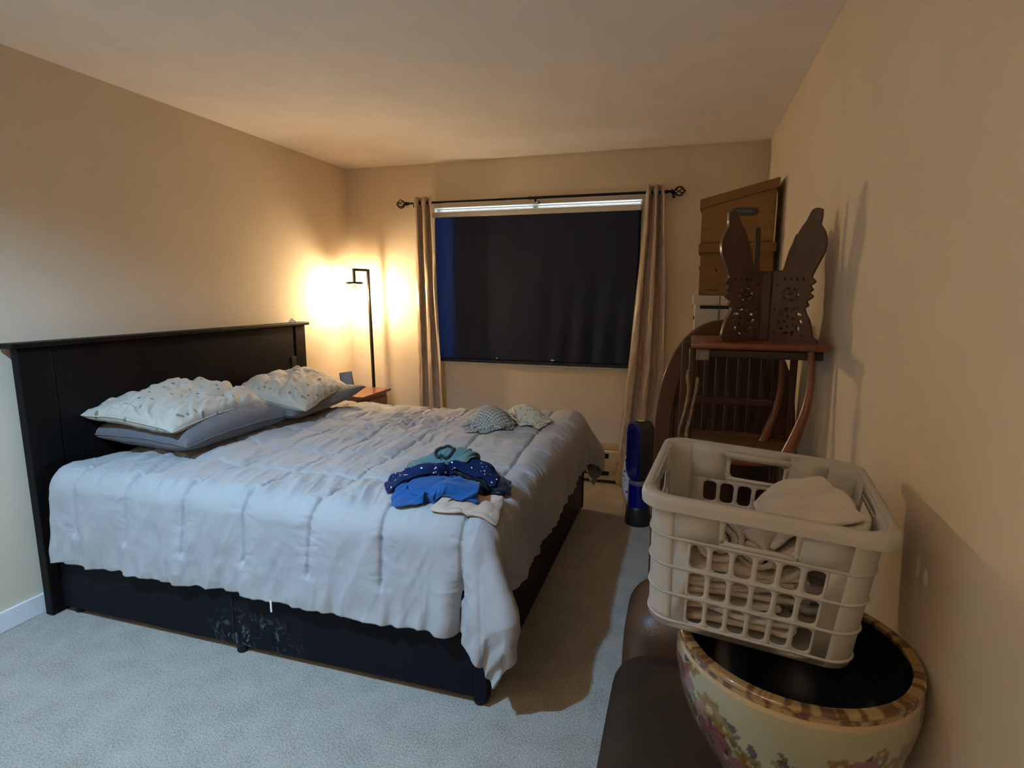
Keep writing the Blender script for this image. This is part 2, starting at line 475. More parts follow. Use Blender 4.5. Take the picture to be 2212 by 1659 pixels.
def curtain(label, keys, folds, seed, amp):
    """keys: (z, x0, x1, yoff) from top to bottom"""
    zt = keys[0][0]
    t = thing('curtain', label, 'curtain', ((keys[0][1]+keys[0][2])/2, rod_y, rod_z))
    nu, nv = 150, 110
    u = np.linspace(0,1,nu); z = np.linspace(keys[0][0], keys[-1][0], nv)
    kz = np.array([-k[0] for k in keys])
    x0 = np.interp(-z, kz, [k[1] for k in keys]); x1 = np.interp(-z, kz, [k[2] for k in keys]); yo = np.interp(-z, kz, [k[3] for k in keys])
    U, Zg = np.meshgrid(u, z, indexing='ij')
    D = (zt-Zg)
    ph = U*2*PI*folds
    A = amp*(1-.25*sstep(0,2,D))
    w = .35*np.sin(ph*2+seed)*sstep(.1,1,D)
    wob = .12*fbm(U*3, D*1.3, seed)*sstep(.05,.6,D)
    P = np.zeros((nu, nv, 3))
    P[...,0] = x0 + (x1-x0)*(U+.035*np.sin(2*ph+1)) 
    P[...,1] = rod_y + yo + A*np.cos(ph+wob*6+.5*w) + .006*fbm(U*14, D*5, seed+5)*sstep(.1,.5,D) 
    P[...,2] = Zg + .006*np.cos(ph)*sstep(1.5,2.1,D)
    o = grid_obj('curtain_panel', P, M_curtain, None, thick=.0015); reparent(o, t)
    for k in range(int(folds*2)):
        uc = (k+.5)/(folds*2)
        x = x0[0]+(x1[0]-x0[0])*uc
        Mx = Matrix.Translation((x, rod_y, rod_z)) @ Matrix.Rotation(PI/2, 4, 'Y')
        bm = bmesh.new()
        add_tube(bm, [Mx @ Vector((.0225*math.cos(a), .0225*math.sin(a), 0)) for a in [2*PI*i/24 for i in range(24)]], .0045, 8, closed=True)
        g = obj('grommet', bm, M_silver, smooth=True); reparent(g, t)
    return t
curtain('narrow taupe satin grommet curtain left of the window, near the floor lamp',
        [(2.172,-2.085,-1.925,0), (1.6,-2.09,-1.90,0), (.9,-2.09,-1.872,.0), (.02,-2.09,-1.85,.0)], 2.5, 3, .030)
curtain('taupe satin grommet curtain right of the window, flaring open near the floor',
        [(2.178,-.315,-.19,0), (1.9,-.325,-.178,0), (1.48,-.355,-.155,-.005), (.9,-.395,-.145,-.012), (.5,-.43,-.16,-.015), (.02,-.465,-.17,-.02)], 2.5, 11, .030)

# ------------------------------------------------------------------ baseboard heater
ht = thing('baseboard_heater', 'long low cream electric baseboard heater under the window', 'heater', (-1.2, YB-.035, 0))
M_heat = simple('cream_enamel', (.62,.56,.43), .45, var=.02)
bm = bmesh.new(); hx0, hx1 = -2.0, -.12
add_box(bm, (hx0, YB-.02, .03), (hx1, YB-.002, .25), .002)
add_box(bm, (hx0, YB-.07, .235), (hx1, YB-.002, .25), .004)
add_box(bm, (hx0, YB-.074, .095), (hx1, YB-.062, .195), .004)
add_box(bm, (hx0, YB-.075, .028), (hx1, YB-.068, .062), .003)
add_box(bm, (hx0, YB-.07, .028), (hx1, YB-.002, .036), .001)
o = obj('heater_housing', bm, M_heat); reparent(o, ht)
for x in (hx1-.39, hx0+.02):
    bm = bmesh.new(); add_box(bm, (x, YB-.073, .03), (x+.39, YB-.06, .24), .003); o = obj('end_cover', bm, M_heat) ; reparent(o, ht)
bm = bmesh.new(); add_box(bm, (hx0+.42, YB-.05, .07), (hx1-.40, YB-.03, .22)); o = obj('heating_element', bm, M_slot); reparent(o, ht)
bm = bmesh.new(); add_box(bm, (-.60, YB-.078, .075), (-.505, YB-.073, .095), .002); o = obj('vent_slot', bm, M_slot); reparent(o, ht)

# ------------------------------------------------------------------ recessed downlight (above and behind the picture's top edge)
dl = thing('ceiling_downlight', 'round recessed ceiling downlight with a white trim ring', 'ceiling light', (HX, HY, H))
bm = bmesh.new()
add_lathe(bm, [(HR-.004,.0),(HR-.004,-.003),(HR+.018,-.004),(HR+.02,-.001),(HR+.02,0)], 40)
obj('trim_ring', bm, M_trimw, dl, smooth=True)
bm = bmesh.new(); add_lathe(bm, [(0,.075),(.045,.075),(.045,.11),(0,.115)], 24); obj('light_module', bm, simple('led_module', (.8,.8,.8), .5), dl, smooth=True)
L = bpy.data.lights.new('downlight_beam', 'SPOT'); L.energy = 185; L.color = (.33,.64,1.0); L.spot_size = math.radians(112); L.spot_blend = 1.0; L.shadow_soft_size = .035
lo = bpy.data.objects.new('downlight_beam', L); C.objects.link(lo); lo.location = (HX, HY, H-.012)
lo.rotation_euler = Vector((-.30,.8,-2.44)).to_track_quat('-Z','Y').to_euler()

# ------------------------------------------------------------------ added fill uplighter, unseen behind the camera
ul = thing('fill_uplighter', 'added unseen uplighter behind the viewer, giving warm fill off the ceiling', 'floor lamp', (-1.0, -.95, 0))
bm = bmesh.new(); add_lathe(bm, [(0,0),(.13,0),(.13,.02),(0,.025)], 32); obj('lamp_base', bm, M_black, ul, smooth=True, angle=40)
bm = bmesh.new(); add_tube(bm, [(0,0,.02),(0,0,1.68)], .012, 12); obj('pole', bm, M_black, ul, smooth=True, angle=40)
bm = bmesh.new(); add_lathe(bm, [(0,1.66),(.03,1.66),(.10,1.70),(.15,1.77),(.147,1.77),(.098,1.705),(.03,1.67),(0,1.67)], 40); obj('fill_bowl', bm, M_trimw, ul, smooth=True)
L2 = bpy.data.lights.new('fill_uplighter_beam', 'SPOT'); L2.energy = 56; L2.color = (1.0,.80,.58); L2.spot_size = math.radians(125); L2.spot_blend = .5; L2.shadow_soft_size = .08  # warm fill bounced off the ceiling, added to brighten the room
l2 = bpy.data.objects.new('fill_uplighter_beam', L2); C.objects.link(l2); l2.location = (-1.0,-.95,1.78); l2.rotation_euler = (PI,0,0)

# ------------------------------------------------------------------ floor lamp
fl = thing('floor_lamp', 'black square-pole floor lamp with glowing bulb in a clear glass cylinder', 'floor lamp', (-2.478, 4.13, 0), math.radians(68))
def lbox(name, a, b, bev=.002, mat=M_black, par=fl):
    bm = bmesh.new(); add_box(bm, a, b, bev); return obj(name, bm, mat, par)
bm = bmesh.new(); add_lathe(bm, [(0,0),(.11,0),(.112,.006),(.108,.018),(0,.02)], 40); obj('lamp_base', bm, M_black, fl, smooth=True, angle=40)
# pole leans very slightly
bm = bmesh.new()
vs = add_box(bm, (-.010,-.010,.018), (.010,.010,1.625), .0015)
for v in vs: v.co.x += -.011*(v.co.z/1.6); v.co.y += .028*(v.co.z/1.6-1)
obj('pole', bm, M_black, fl)
lbox('arm', (-.155,-.010,1.607), (-.022,.010,1.627))
lbox('drop_stem', (-.155,-.0095,1.52), (-.137,.0095,1.61))
ax_, az_ = -.146, 1.512
bm = bmesh.new(); add_lathe(bm, [(0,az_+.010),(.066,az_+.010),(.068,az_+.006),(.068,az_-.006),(.064,az_-.008),(0,az_-.008)], 40, (ax_,0,0)); obj('shade_cap', bm, M_black, fl, smooth=True, angle=40)
bm = bmesh.new(); add_lathe(bm, [(0,az_-.008),(.017,az_-.008),(.018,az_-.045),(.014,az_-.048),(0,az_-.048)], 24, (ax_,0,0)); obj('bulb_socket', bm, simple('nickel_socket', (.35,.33,.3), .4, metal=.8), fl, smooth=True, angle=40)
bm = bmesh.new(); add_lathe(bm, [(.058,az_-.008),(.058,az_-.20),(.056,az_-.203),(.0545,az_-.20),(.0545,az_-.008)], 48, (ax_,0,0)); obj('glass_shade', bm, M_glass, fl, smooth=True, angle=60)
bm = bmesh.new()
add_lathe(bm, [(.012,az_-.046),(.014,az_-.058),(.022,az_-.072),(.029,az_-.088),(.030,az_-.100),(.027,az_-.113),(.018,az_-.125),(.006,az_-.1305),(0,az_-.131)], 32, (ax_,0,0))
bulb = obj('light_bulb', bm, emis('glowing_bulb', (1.0,.735,.43), 570.0), fl, smooth=True)

# ------------------------------------------------------------------ nightstand
ns = thing('nightstand', 'small reddish brown wooden nightstand in the corner behind the bed', 'nightstand', (-2.505, 3.86, 0))
def nb(name, a, b, bev=.003, mat=M_redwood, par=ns):
    bm = bmesh.new(); add_box(bm, a, b, bev); return obj(name, bm, mat, par)
nb('tabletop', (-.225,-.215,.648), (.225,.215,.668), .005)
nb('cabinet', (-.21,-.195,.06), (.195,.195,.648))
for z in (.36,.09):
    d = nb('drawer', (.195,-.18,z), (.208,.18,z+.255)); 
    bm = bmesh.new(); add_lathe(bm, [(0,0),(.008,0),(.007,.012),(.014,.02),(.012,.028),(0,.03)], 16, M=Matrix.Translation((.208,0,z+.14)) @ Matrix.Rotation(PI/2,4,'Y')); obj('knob', bm, M_black, d, smooth=True)
for x in (-.19,.165):
    for y in (-.18,.15): nb('leg', (x,y,0), (x+.03,y+.03,.062))

# blue-grey hardcover / tablet leaning on the nightstand
tb = thing('tablet', 'slim blue-grey tablet standing propped on the nightstand', 'tablet', (-2.56, 3.80, .668), math.radians(22))
Mt = Matrix.Rotation(math.radians(-14), 4, 'X')
bm = bmesh.new(); add_box(bm, (-.0,-.006,.001), (.10,.006,.150), .005, M=Mt@Matrix.Rotation(math.radians(-9),4,'Y')); obj('tablet_body', bm, simple('blue_grey_case', (.075,.085,.12), .5), tb, smooth=True, angle=40)
bm = bmesh.new(); add_box(bm, (.008,-.0072,.012), (.092,-.0055,.140), .001, M=Mt@Matrix.Rotation(math.radians(-9),4,'Y')); obj('screen', bm, simple('grey_screen', (.10,.11,.15), .3), tb)
bm = bmesh.new(); add_box(bm, (.03,.004,.001), (.085,.045,.008), .002); obj('kickstand', bm, M_black, tb)

# ------------------------------------------------------------------ bed
BX0, BX1, BY0, BY1 = -2.64, -.605, 1.68, 3.62
bed = thing('bed', 'large black wooden platform bed with panelled headboard against the left wall', 'bed', (-1.62, 2.65, 0))
def bb(name, parts, mat=M_blackwood, bev=.004):
    bm = bmesh.new()
    for a, b in parts: add_box(bm, a, b, bev)
    o = obj(name, bm, mat); reparent(o, bed); return o
def frame_mat():
    m, nt, b = new_mat('scuffed_black_wood')
    co = coords(nt)
    b.inputs['Roughness'].default_value = .55; b.inputs['Specular IOR Level'].default_value = .15
    n = N(nt, 'ShaderNodeTexNoise', Scale=22.0, Detail=8.0, Distortion=2.0); nt.links.new(co, n.inputs['Vector'])
    r = ramp(nt, [(.52, (0,0,0)), (.66, (1,1,1))], n.outputs['Fac'])
    # scuffs sit low on the left half of the near panel
    g = nt.nodes.new('ShaderNodeTexGradient'); g.gradient_type = 'SPHERICAL'
    t = nt.nodes.new('ShaderNodeTexCoord'); mp = nt.nodes.new('ShaderNodeMapping'); mp.vector_type = 'TEXTURE'
    mp.inputs['Location'].default_value = (.02,-.97,.08); mp.inputs['Scale'].default_value = (.26,1.0,.13)
    nt.links.new(t.outputs['Object'], mp.inputs[0]); nt.links.new(mp.outputs[0], g.inputs[0])
    mu = N(nt, 'ShaderNodeMath', operation='MULTIPLY'); nt.links.new(r.outputs[0], mu.inputs[0]); nt.links.new(g.outputs[0], mu.inputs[1])
    cr = ramp(nt, [(0, (.0055,.006,.009)), (.95, (.15,.16,.16))], mu.outputs[0])
    nt.links.new(cr.outputs[0], b.inputs['Base Color'])
    return m
M_frame = frame_mat()
bb('near_rail', [((BX0, BY0, .03), (BX1-.045, BY0+.022, .43))], M_frame)
bb('panel_seam', [((-1.688, BY0-.003, .032), (-1.683, BY0+.01, .428))], M_slot, .0005)
bb('corner_post', [((BX1-.045, BY0-.006, .02), (BX1+.004, BY0+.04, .43))], M_frame)
bb('corner_post', [((BX1-.045, BY1-.04, .02), (BX1+.004, BY1+.006, .43))], M_frame)
bb('foot_rail', [((BX1-.022, BY0+.04, .03), (BX1, BY1-.04, .43))])
bb('far_rail', [((BX0, BY1-.022, .03), (BX1-.045, BY1, .43))])
for x, y in ((BX1-.03, BY0+.02), (-1.66, BY0+.012), (BX1-.03, BY1-.03), (BX0+.06, BY0+.03), (BX0+.06, BY1-.03)):
    bm = bmesh.new(); add_lathe(bm, [(0,0),(.018,0),(.022,.006),(.022,.032),(0,.032)], 20, (x, y, 0)); o = obj('foot', bm, M_slot, smooth=True, angle=40); reparent(o, bed)
bb('slat_base', [((BX0, BY0+.03, .30), (BX1-.03, BY1-.03, .33))])
# headboard
hx = -2.70
hb = bb('headboard_panel', [((hx, 1.78, .10), (hx+.03, 3.40, 1.205))])
bb('headboard_post', [((hx, 3.405, 0), (hx+.045, 3.515, 1.205))])
bb('headboard_post', [((hx, 1.64, 0), (hx+.045, 1.775, 1.205))])
bb('headboard_rail', [((hx+.03, 1.78, .45), (hx+.04, 3.392, 1.204))])
bb('headboard_cap', [((hx-.02, 1.61, 1.205), (hx+.065, 3.545, 1.228))], M_blackwood, .006)
bb('headboard_notch', [((hx+.028, 3.35, .80), (hx+.047, 3.402, .99))], M_slot, .002)
bm = bmesh.new(); add_box(bm, (BX0+.01, BY0+.035, .33), (BX1-.035, BY1-.035, .635), .05, seg=4)
mt = obj('mattress', bm, M_mattress, smooth=True, angle=40); reparent(mt, bed)

# duvet -----------------------------------------------------------
def duvet():
    xe, yn, yf, zt, r = -.672, 1.755, 3.53, .668, .085
    u = np.linspace(-2.60, xe+.375, 470); v = np.linspace(yn-.443, yf+.42, 580)
    U, V = np.meshgrid(u, v, indexing='ij')
    ex = np.maximum(0, U-xe); eyn = np.maximum(0, yn-V); eyf = np.maximum(0, V-yf)
    ey = eyn-eyf
    L = np.hypot(ex, ey)+1e-9
    dx = ex/L; dy = -ey/L
    bx = np.minimum(U, xe); by = np.clip(V, yn, yf)
    phi = np.arctan2(np.abs(ey), ex)
    corner = np.sin(2*phi)*(ex > 0)*(np.abs(ey) > 0)
    a = np.minimum(L/r, PI/2)
    rest = np.maximum(0, L-r*PI/2)
    s_al = np.where(ex > np.abs(ey), V, U)
    side = 1-corner
    flare = .06+.05*fbm(U*2.2, V*2.2, 4)*side
    horiz = r*np.sin(a)+rest*flare
    drop = r*(1-np.cos(a))+rest*.985
    hang = sstep(.05, .38, L)
    bulge = .125*np.sin(2*phi)**1.3*sstep(.06,.36,L)*(1-.35*sstep(.36,.58,L))*(corner > 0)
    bulge += .020*np.cos(phi*9+.5)*corner*hang
    horiz = horiz + bulge + side*hang*(.016*fbm(s_al*4.5, L*1.3, 8)+.007*np.sin(s_al*23+3*fbm(s_al*3, L, 2)))
    near = (V < yn)
    fold = np.exp(-((U-(-.695-.10*(eyn-.3)))/.022)**2)*sstep(.22,.40,eyn)*near*(1-sstep(0,.03,ex))
    ridge1 = np.exp(-((U-(-.76))/.035)**2)*sstep(.18,.40,eyn)*near
    horiz = horiz - .060*fold + .018*ridge1
    P = np.stack([bx+dx*horiz, by+dy*horiz, zt-drop], -1)
    top = 1-sstep(0, .12, L)
    P[...,2] += top*(.016*fbm(U*1.7, V*1.7, 21) + .012*sstep(-.95,-.70,U) - .035*sstep(3.0,3.6,V)*sstep(-.9,-1.6,U))
    nrm = gnormals(P)
    if nrm[100,200,2] < 0: nrm = -nrm
    sp = .298
    uu = U + .07*(V-2.0)*(V > yn) + .012*fbm(U*2, V*2, 5) + .004*fbm(U*9, V*9, 15)
    vv = V+.03*(U+1.2)+.014*fbm(U*2, V*2, 6)+.004*fbm(U*9, V*9, 16)-1.985
    su = np.abs(((uu-(-.985))/sp+.5) % 1-.5)*sp
    sv = np.abs((vv/.325+.5) % 1-.5)*.325
    stop_u = 1-sstep(.30,.335,np.abs(ey))
    sv_on = 1-sstep(.0,.03,np.abs(ey))
    su_w = np.where(ex > .03, 0, stop_u); sv_w = sv_on*(1-sstep(.03,.08,ex))
    dome_u = 1-np.exp(-su/.022); dome_v = 1-np.exp(-sv/.03)
    puff = .013*(1-(1-dome_u)*su_w)*(1-(1-dome_v)*sv_w)
    stitch = -.013*(np.exp(-(su/.0055)**2)*su_w + 1.1*np.exp(-(sv/.008)**2)*sv_w)
    # gathers radiating from the stitched lines
    pk = .012*np.exp(-su/.045)*su_w*(.5-ridge(U*7, V*24+3*fbm(U*4,V*4,7), 41, 2))
    pk += .006*np.exp(-sv/.03)*sv_w*(ridge(U*30, V*6, 42, 2)-.5)
    topw = 1-sstep(.0,.13,L)
    leftw = .35+.75*sstep(-.75,-1.35,U)
    q = .5*fbm(U*1.5, V*1.5, 77)
    w1 = .5-ridge(U*7.5+q, V*1.9+q, 51, 2)
    w2 = ridge(U*16+V*2+2*q, V*3.0, 52, 2)-.5
    w2b = ridge(U*9-V*7+2*q, V*6+U*4, 55, 2)-.5
    crinkle = np.exp(-(((U+1.62)/.40)**2+((V-2.95)/.36)**2))
    w3 = .5-ridge(U*11+2.5*fbm(U*3,V*3,1), V*10+2.5*fbm(U*3,V*3,2), 53, 3)
    nearw = np.exp(-((V-1.84)/.14)**2)*(V > yn-.05)*sstep(-.8,-1.1,U)
    w4 = ridge(U*19+V*6, V*3, 54, 2)-.5
    wr = topw*leftw*(.024*w1+.015*w2+.008*w2b) + topw*crinkle*.034*w3 + nearw*.026*w4*topw
    rs_ = (ex <= .1)*(U > -.98)*topw
    wr += rs_*.006*(ridge(U*12, V*16, 57, 2)-.5)
    sidew = sstep(.05,.2,L)
    wr += sidew*(.010*(ridge(U*5+V*2, V*5-U*2+eyn*2, 61, 2)-.5) + .006*(ridge(U*14+eyn*7, eyn*9+V*8, 62, 2)-.5))
    wr += sidew*(ex > 0)*.012*side*(ridge(V*8+ex*3, U*2, 63, 2)-.5)
    wr += sstep(.0,.06,ex)*(1-sstep(.06,.25,ex))*.010*(ridge(V*24, U*5, 64, 2)-.5)*side
    wr += corner*hang*.010*(.5-ridge(phi*5, L*3, 68, 2))
    low = sstep(.22,.34,eyn)*(1-corner)*near
    wr += (sidew*near*side)*.007*(ridge(U*11+eyn*5, eyn*7-U*3, 67, 3)-.5)
    wr += low*.018*(ridge(U*9, eyn*3, 66, 2)-.5)
    hemw = sstep(.33,.41,L)*.006*np.sin(s_al*60+6*fbm(s_al*4,L,9))
    P = P + nrm*(puff+stitch+pk+wr+hemw)[...,None]
    hz = sstep(.30,.42,L)*(.014*fbm(s_al*5, s_al*0+3, 71)+.006*fbm(s_al*22, s_al*0+1, 72))
    P[...,2] += hz
    return P
P = duvet(); duvetP = P
dv = grid_obj('duvet', P, M_duvet, None, thick=.012, offset=-1)
tag(dv, 'rumpled light grey box-stitched comforter spread over the bed and hanging down its sides', 'comforter')
# care tag hanging from the hem
bm = bmesh.new(); add_box(bm, (-1.430,1.600,.262), (-1.422,1.603,.308), .001, M=Matrix.Rotation(0,4,'X')); o = obj('care_tag', bm, simple('white_label_ribbon', (.75,.75,.72), .8), dv)

# ------------------------------------------------------------------ pillows
def pillow(name, label, group, loc, size, rot, mat, seed, tilt=(0,0), sag=.0, wr=.012, lift=None, frill=0):
    lx, ly, th = size
    nu, nv = 110, 130
    u = np.linspace(-1,1,nu); v = np.linspace(-1,1,nv)
    U, V = np.meshgrid(u, v, indexing='ij')
    prof = (np.clip(1-np.abs(U)**2.6,0,1)*np.clip(1-np.abs(V)**3.0,0,1))**.45
    # pinched outline: sides pull in between corners
    X = U*lx/2*(1-.07*(1-V**2)**1.0+.0*V); Y = V*ly/2*(1-.06*(1-U**2))
    hgt = th/2*prof
    qn = fbm(U*1.2, V*1.2, seed+40)
    d = wr*(.5-ridge(U*1.9+V*1.3+qn, V*1.0-U*.5+qn, seed, 2))*prof + wr*.5*(.5-ridge(U*4+V*2.4+2*qn, V*1.8-U*1.2, seed+3, 2))*np.minimum(1,prof*1.6)
    edge = np.exp(-(1-np.maximum(np.abs(U),np.abs(V)))/.12)
    pk = wr*.5*edge*np.sin((U*17+V*23)+4*fbm(U*3,V*3,seed))
    sagz = -sag*((U)**2+(V)**2)+.02*fbm(U*1.2,V*1.2,seed+9)
    if lift is not None: sagz = sagz + lift(U, V)
    top = np.stack([X, Y, hgt*1.15+d+pk*prof+sagz], -1)
    bot = np.stack([X, Y, -hgt*.85+sagz+d*.2], -1)
    o = thing_mesh = None
    Pt = np.concatenate([top, bot[::-1]], 0)
    me = grid_obj(name, Pt, mat)
    b2 = bmesh.new(); b2.from_mesh(me.data); bmesh.ops.remove_doubles(b2, verts=b2.verts, dist=.0004)
    bmesh.ops.holes_fill(b2, edges=b2.edges, sides=0); bmesh.ops.recalc_face_normals(b2, faces=b2.faces)
    b2.to_mesh(me.data); b2.free()
    me.data.polygons.foreach_set('use_smooth', [True]*len(me.data.polygons))
    # flange / piped edge
    bm = bmesh.new()
    per = [(i,0) for i in range(0,nu,4)]+[(nu-1,j) for j in range(0,nv,4)]+[(i,nv-1) for i in range(nu-1,-1,-4)]+[(0,j) for j in range(nv-1,-1,-4)]
    add_tube(bm, [top[i,j]+(bot[i,j]-top[i,j])/2 for i,j in per[:-1]], .0035, 6, closed=True)
    obj('piping', bm, mat, me, smooth=True)
    if frill:
        bm = bmesh.new(); rnd = random.Random(seed)
        for k in range(70):
            j = nv-1; i = int(rnd.uniform(.55,1)*(nu-1)) if k % 2 else nu-1
            if i == nu-1: j = int(rnd.uniform(.86,1)*(nv-1))
            p = Vector(top[i,j]); q = p+Vector((rnd.uniform(-.005,.03), rnd.uniform(.0,.03), rnd.uniform(-.022,.012)))
            m_ = (p+q)/2+Vector((0,0,.006))
            add_tube(bm, [p, m_, q], [.0016,.0013,.0006], 4)
        obj('frayed_fringe', bm, mat, me)
    me.location = loc
    me.rotation_euler = (tilt[0], tilt[1], rot)
    tag(me, label, 'pillow', group)
    return me
def print_mat():
    m, nt, b = new_mat('cream_leaf_print_cotton')
    co = coords(nt, 'Object', (24,24,10))
    v = N(nt, 'ShaderNodeTexVoronoi', Scale=1.0); nt.links.new(co, v.inputs['Vector'])
    n = N(nt, 'ShaderNodeTexNoise', Scale=1.5, Detail=2.0); nt.links.new(co, n.inputs['Vector'])
    a = N(nt, 'ShaderNodeMath', operation='MULTIPLY_ADD'); a.inputs[1].default_value = .5
    nt.links.new(n.outputs['Fac'], a.inputs[0]); nt.links.new(v.outputs['Distance'], a.inputs[2])
    r = ramp(nt, [(.40, (.20,.20,.13)), (.47, (.50,.46,.38))], a.outputs[0])
    nt.links.new(r.outputs[0], b.inputs['Base Color']); b.inputs['Roughness'].default_value = .85
    b.inputs['Specular IOR Level'].default_value = .15; b.inputs['Sheen Weight'].default_value = .15
    return m
M_print = print_mat()
G = 'pillows at the head of the bed'
pillow('pillow', 'dark grey pillow lying flat under the cream one, far end by the nightstand', G, (-2.39, 3.06, .745), (.52,.78,.16), math.radians(0), M_sheet, 5, tilt=(0,.03), wr=.014,
       lift=lambda U,V: .06*np.exp(-((U-1)**2+(V-1)**2)/.25))
pillow('pillow', 'dark grey pillow lying flat under the cream one, nearest the camera', G, (-2.44, 2.33, .762), (.56,.80,.21), math.radians(3), M_sheet, 9, tilt=(0,.05), wr=.012)
pillow('pillow', 'cream leaf-print pillow with a frayed corner, far end by the nightstand', G, (-2.385, 3.00, .838), (.52,.70,.175), math.radians(11), M_print, 14, tilt=(.02,.13), wr=.045, sag=.014, frill=1)
pillow('pillow', 'cream leaf-print pillow leaning on the headboard, nearest the camera', G, (-2.46, 2.25, .875), (.50,.72,.17), math.radians(6), M_print, 23, tilt=(.0,.13), wr=.055, sag=.014)

# crumpled tissue on the headboard cap
def crumple(name, c, r, h, mat, seed, n=40):
    u = np.linspace(-1,1,n); U, V = np.meshgrid(u, u, indexing='ij')
    R = np.hypot(U, V)
    P = np.stack([c[0]+U*r*(.8+.3*fbm(U*3,V*3,seed)), c[1]+V*r*1.5*(.8+.3*fbm(U*3+5,V*3,seed+1)), c[2]+h*np.clip(1-R,0,1)**.6*(.3+1.1*ridge(U*2.5, V*2.5, seed+2))+.002], -1)
    return grid_obj(name, P, mat, thick=.0008)
o = crumple('tissue', (-2.675, 3.41, 1.229), .026, .026, simple('white_tissue', (.85,.83,.78), .9), 3)
tag(o, 'crumpled white tissue lying on the black headboard ledge', 'tissue')

# ------------------------------------------------------------------ tower fan
fan = thing('bladeless_fan', 'blue and black bladeless fan with tall oval loop by the right curtain', 'fan', (-.232, 3.50, 0), math.radians(-52))
M_blue = simple('gloss_blue', (.002,.006,.16), .22, var=.02, coat=.5)
M_dkgrey = simple('satin_black_plastic', (.02,.019,.018), .38, var=.05)
def stadium(w, z0, z1, n=14):
    r = w/2; pts = []
    for k in range(n+1):
        a = PI*k/n; pts.append((r*math.cos(a), z1-r+r*math.sin(a)))
    for k in range(n+1):
        a = PI+PI*k/n; pts.append((r*math.cos(a), z0+r+r*math.sin(a)))
    return pts
def band(name, w_out, w_in, z0, z1, y0, y1, mat, t=None):
    bm = bmesh.new(); o = stadium(w_out, z0, z1); g = (w_out-w_in)/2; i = stadium(w_in, z0+g, z1-g)
    n = len(o); V = [[bm.verts.new((x, y, z)) for x, z in pl] for pl, y in ((o, y0), (o, y1), (i, y1), (i, y0))]
    for a, b in zip(V, V[1:]+V[:1]):
        for k in range(n): bm.faces.new((a[k], a[(k+1)%n], b[(k+1)%n], b[k]))
    o_ = obj(name, bm, mat, fan, smooth=True, angle=40)
    bv = o_.modifiers.new('b', 'BEVEL'); bv.width = .002; bv.segments = 2; bv.limit_method = 'ANGLE'
    return o_
band('loop_shell', .150, .142, .285, .662, -.05, .055, M_dkgrey)
band('loop_lining', .1415, .112, .289, .658, -.058, .045, M_blue)
bm = bmesh.new(); add_lathe(bm, [(0,.095),(.068,.095),(.067,.17),(.064,.268),(.058,.278),(0,.28)], 40); obj('fan_body', bm, M_blue, fan, smooth=True, angle=40)
bm = bmesh.new(); add_lathe(bm, [(0,0),(.078,0),(.082,.01),(.080,.03),(.073,.11),(.068,.118),(0,.118)], 40); obj('fan_base', bm, M_dkgrey, fan, smooth=True, angle=40)
bm = bmesh.new(); add_lathe(bm, [(.0648,.262),(.0652,.268),(.058,.284),(.03,.292),(0,.292)], 40); obj('silver_collar', bm, simple('grey_collar', (.12,.13,.16), .35), fan, smooth=True, angle=40)
bm = bmesh.new(); add_box(bm, (-.018,-.02,.6615), (.02,.012,.667), .002); obj('price_sticker', bm, simple('lime_sticker', (.45,.62,.12), .6), fan)

# spotted fabric bag
bag = bmesh.new()
nu, nv = 40, 40
U, V = np.meshgrid(np.linspace(0,2*PI,nu,endpoint=False), np.linspace(0,1,nv), indexing='ij')
r = .085*np.sin(PI*np.clip(V*.93+.05,0,1))**.55*(1-.35*V)
r = r*(1+.12*fbm(np.cos(U)*1.5+3, V*4, 5)+.10*np.cos(3*U+V*4)*V)
P = np.stack([-.292+r*np.cos(U)*.85, 3.665+r*np.sin(U)*.8, V*.50], -1)
P[:,0,2] = 0
m, nt, b = new_mat('spotted_white_cotton')
co = coords(nt, 'Object', (28,28,28)); v = N(nt, 'ShaderNodeTexVoronoi', Scale=1.0, Randomness=.8); nt.links.new(co, v.inputs['Vector'])
rr = ramp(nt, [(.24, (.02,.02,.03)), (.28, (.72,.68,.58))], v.outputs['Distance']); nt.links.new(rr.outputs[0], b.inputs['Base Color']); b.inputs['Roughness'].default_value = .85
bag.free()
o = grid_obj('fabric_bag', P, m, closed_u=True, thick=.002)
tag(o, 'white fabric bag with black spots standing behind the blue fan', 'bag')

# ------------------------------------------------------------------ arched panel
ar = thing('arched_headboard', 'reddish brown wooden headboard with rounded arch top standing on end behind the chair', 'headboard', (.178, 2.62, 0), 0)
def arch(w, z0, zs, zt, n=16):
    pts = [(w, z0)]
    for k in range(n*2+1):
        a = PI*k/(2*n); c, s = math.cos(a), math.sin(a)
        pts.append((w*np.sign(c)*abs(c)**.86, zs+(zt-zs)*abs(s)**.86))
    pts.append((-w, z0))
    return [(float(x), float(y)) for x, y in pts]
XZ = Matrix(((1,0,0,0),(0,0,-1,0),(0,1,0,0),(0,0,0,1)))
w_ = .285
curve_plate('arch_frame', [arch(w_, .0, .80, 1.325), arch(w_-.060, .09, .80, 1.262)], .050, .006, XZ, M_archwood, ar)
curve_plate('arch_panel', [arch(w_-.052, .08, .80, 1.27)], .016, .002, Matrix.Translation((0,.004,0))@XZ, M_rosewood, ar)
curve_plate('arch_molding', [arch(w_-.058, .088, .80, 1.264), arch(w_-.070, .10, .80, 1.252)], .034, .004, XZ, M_archwood, ar)

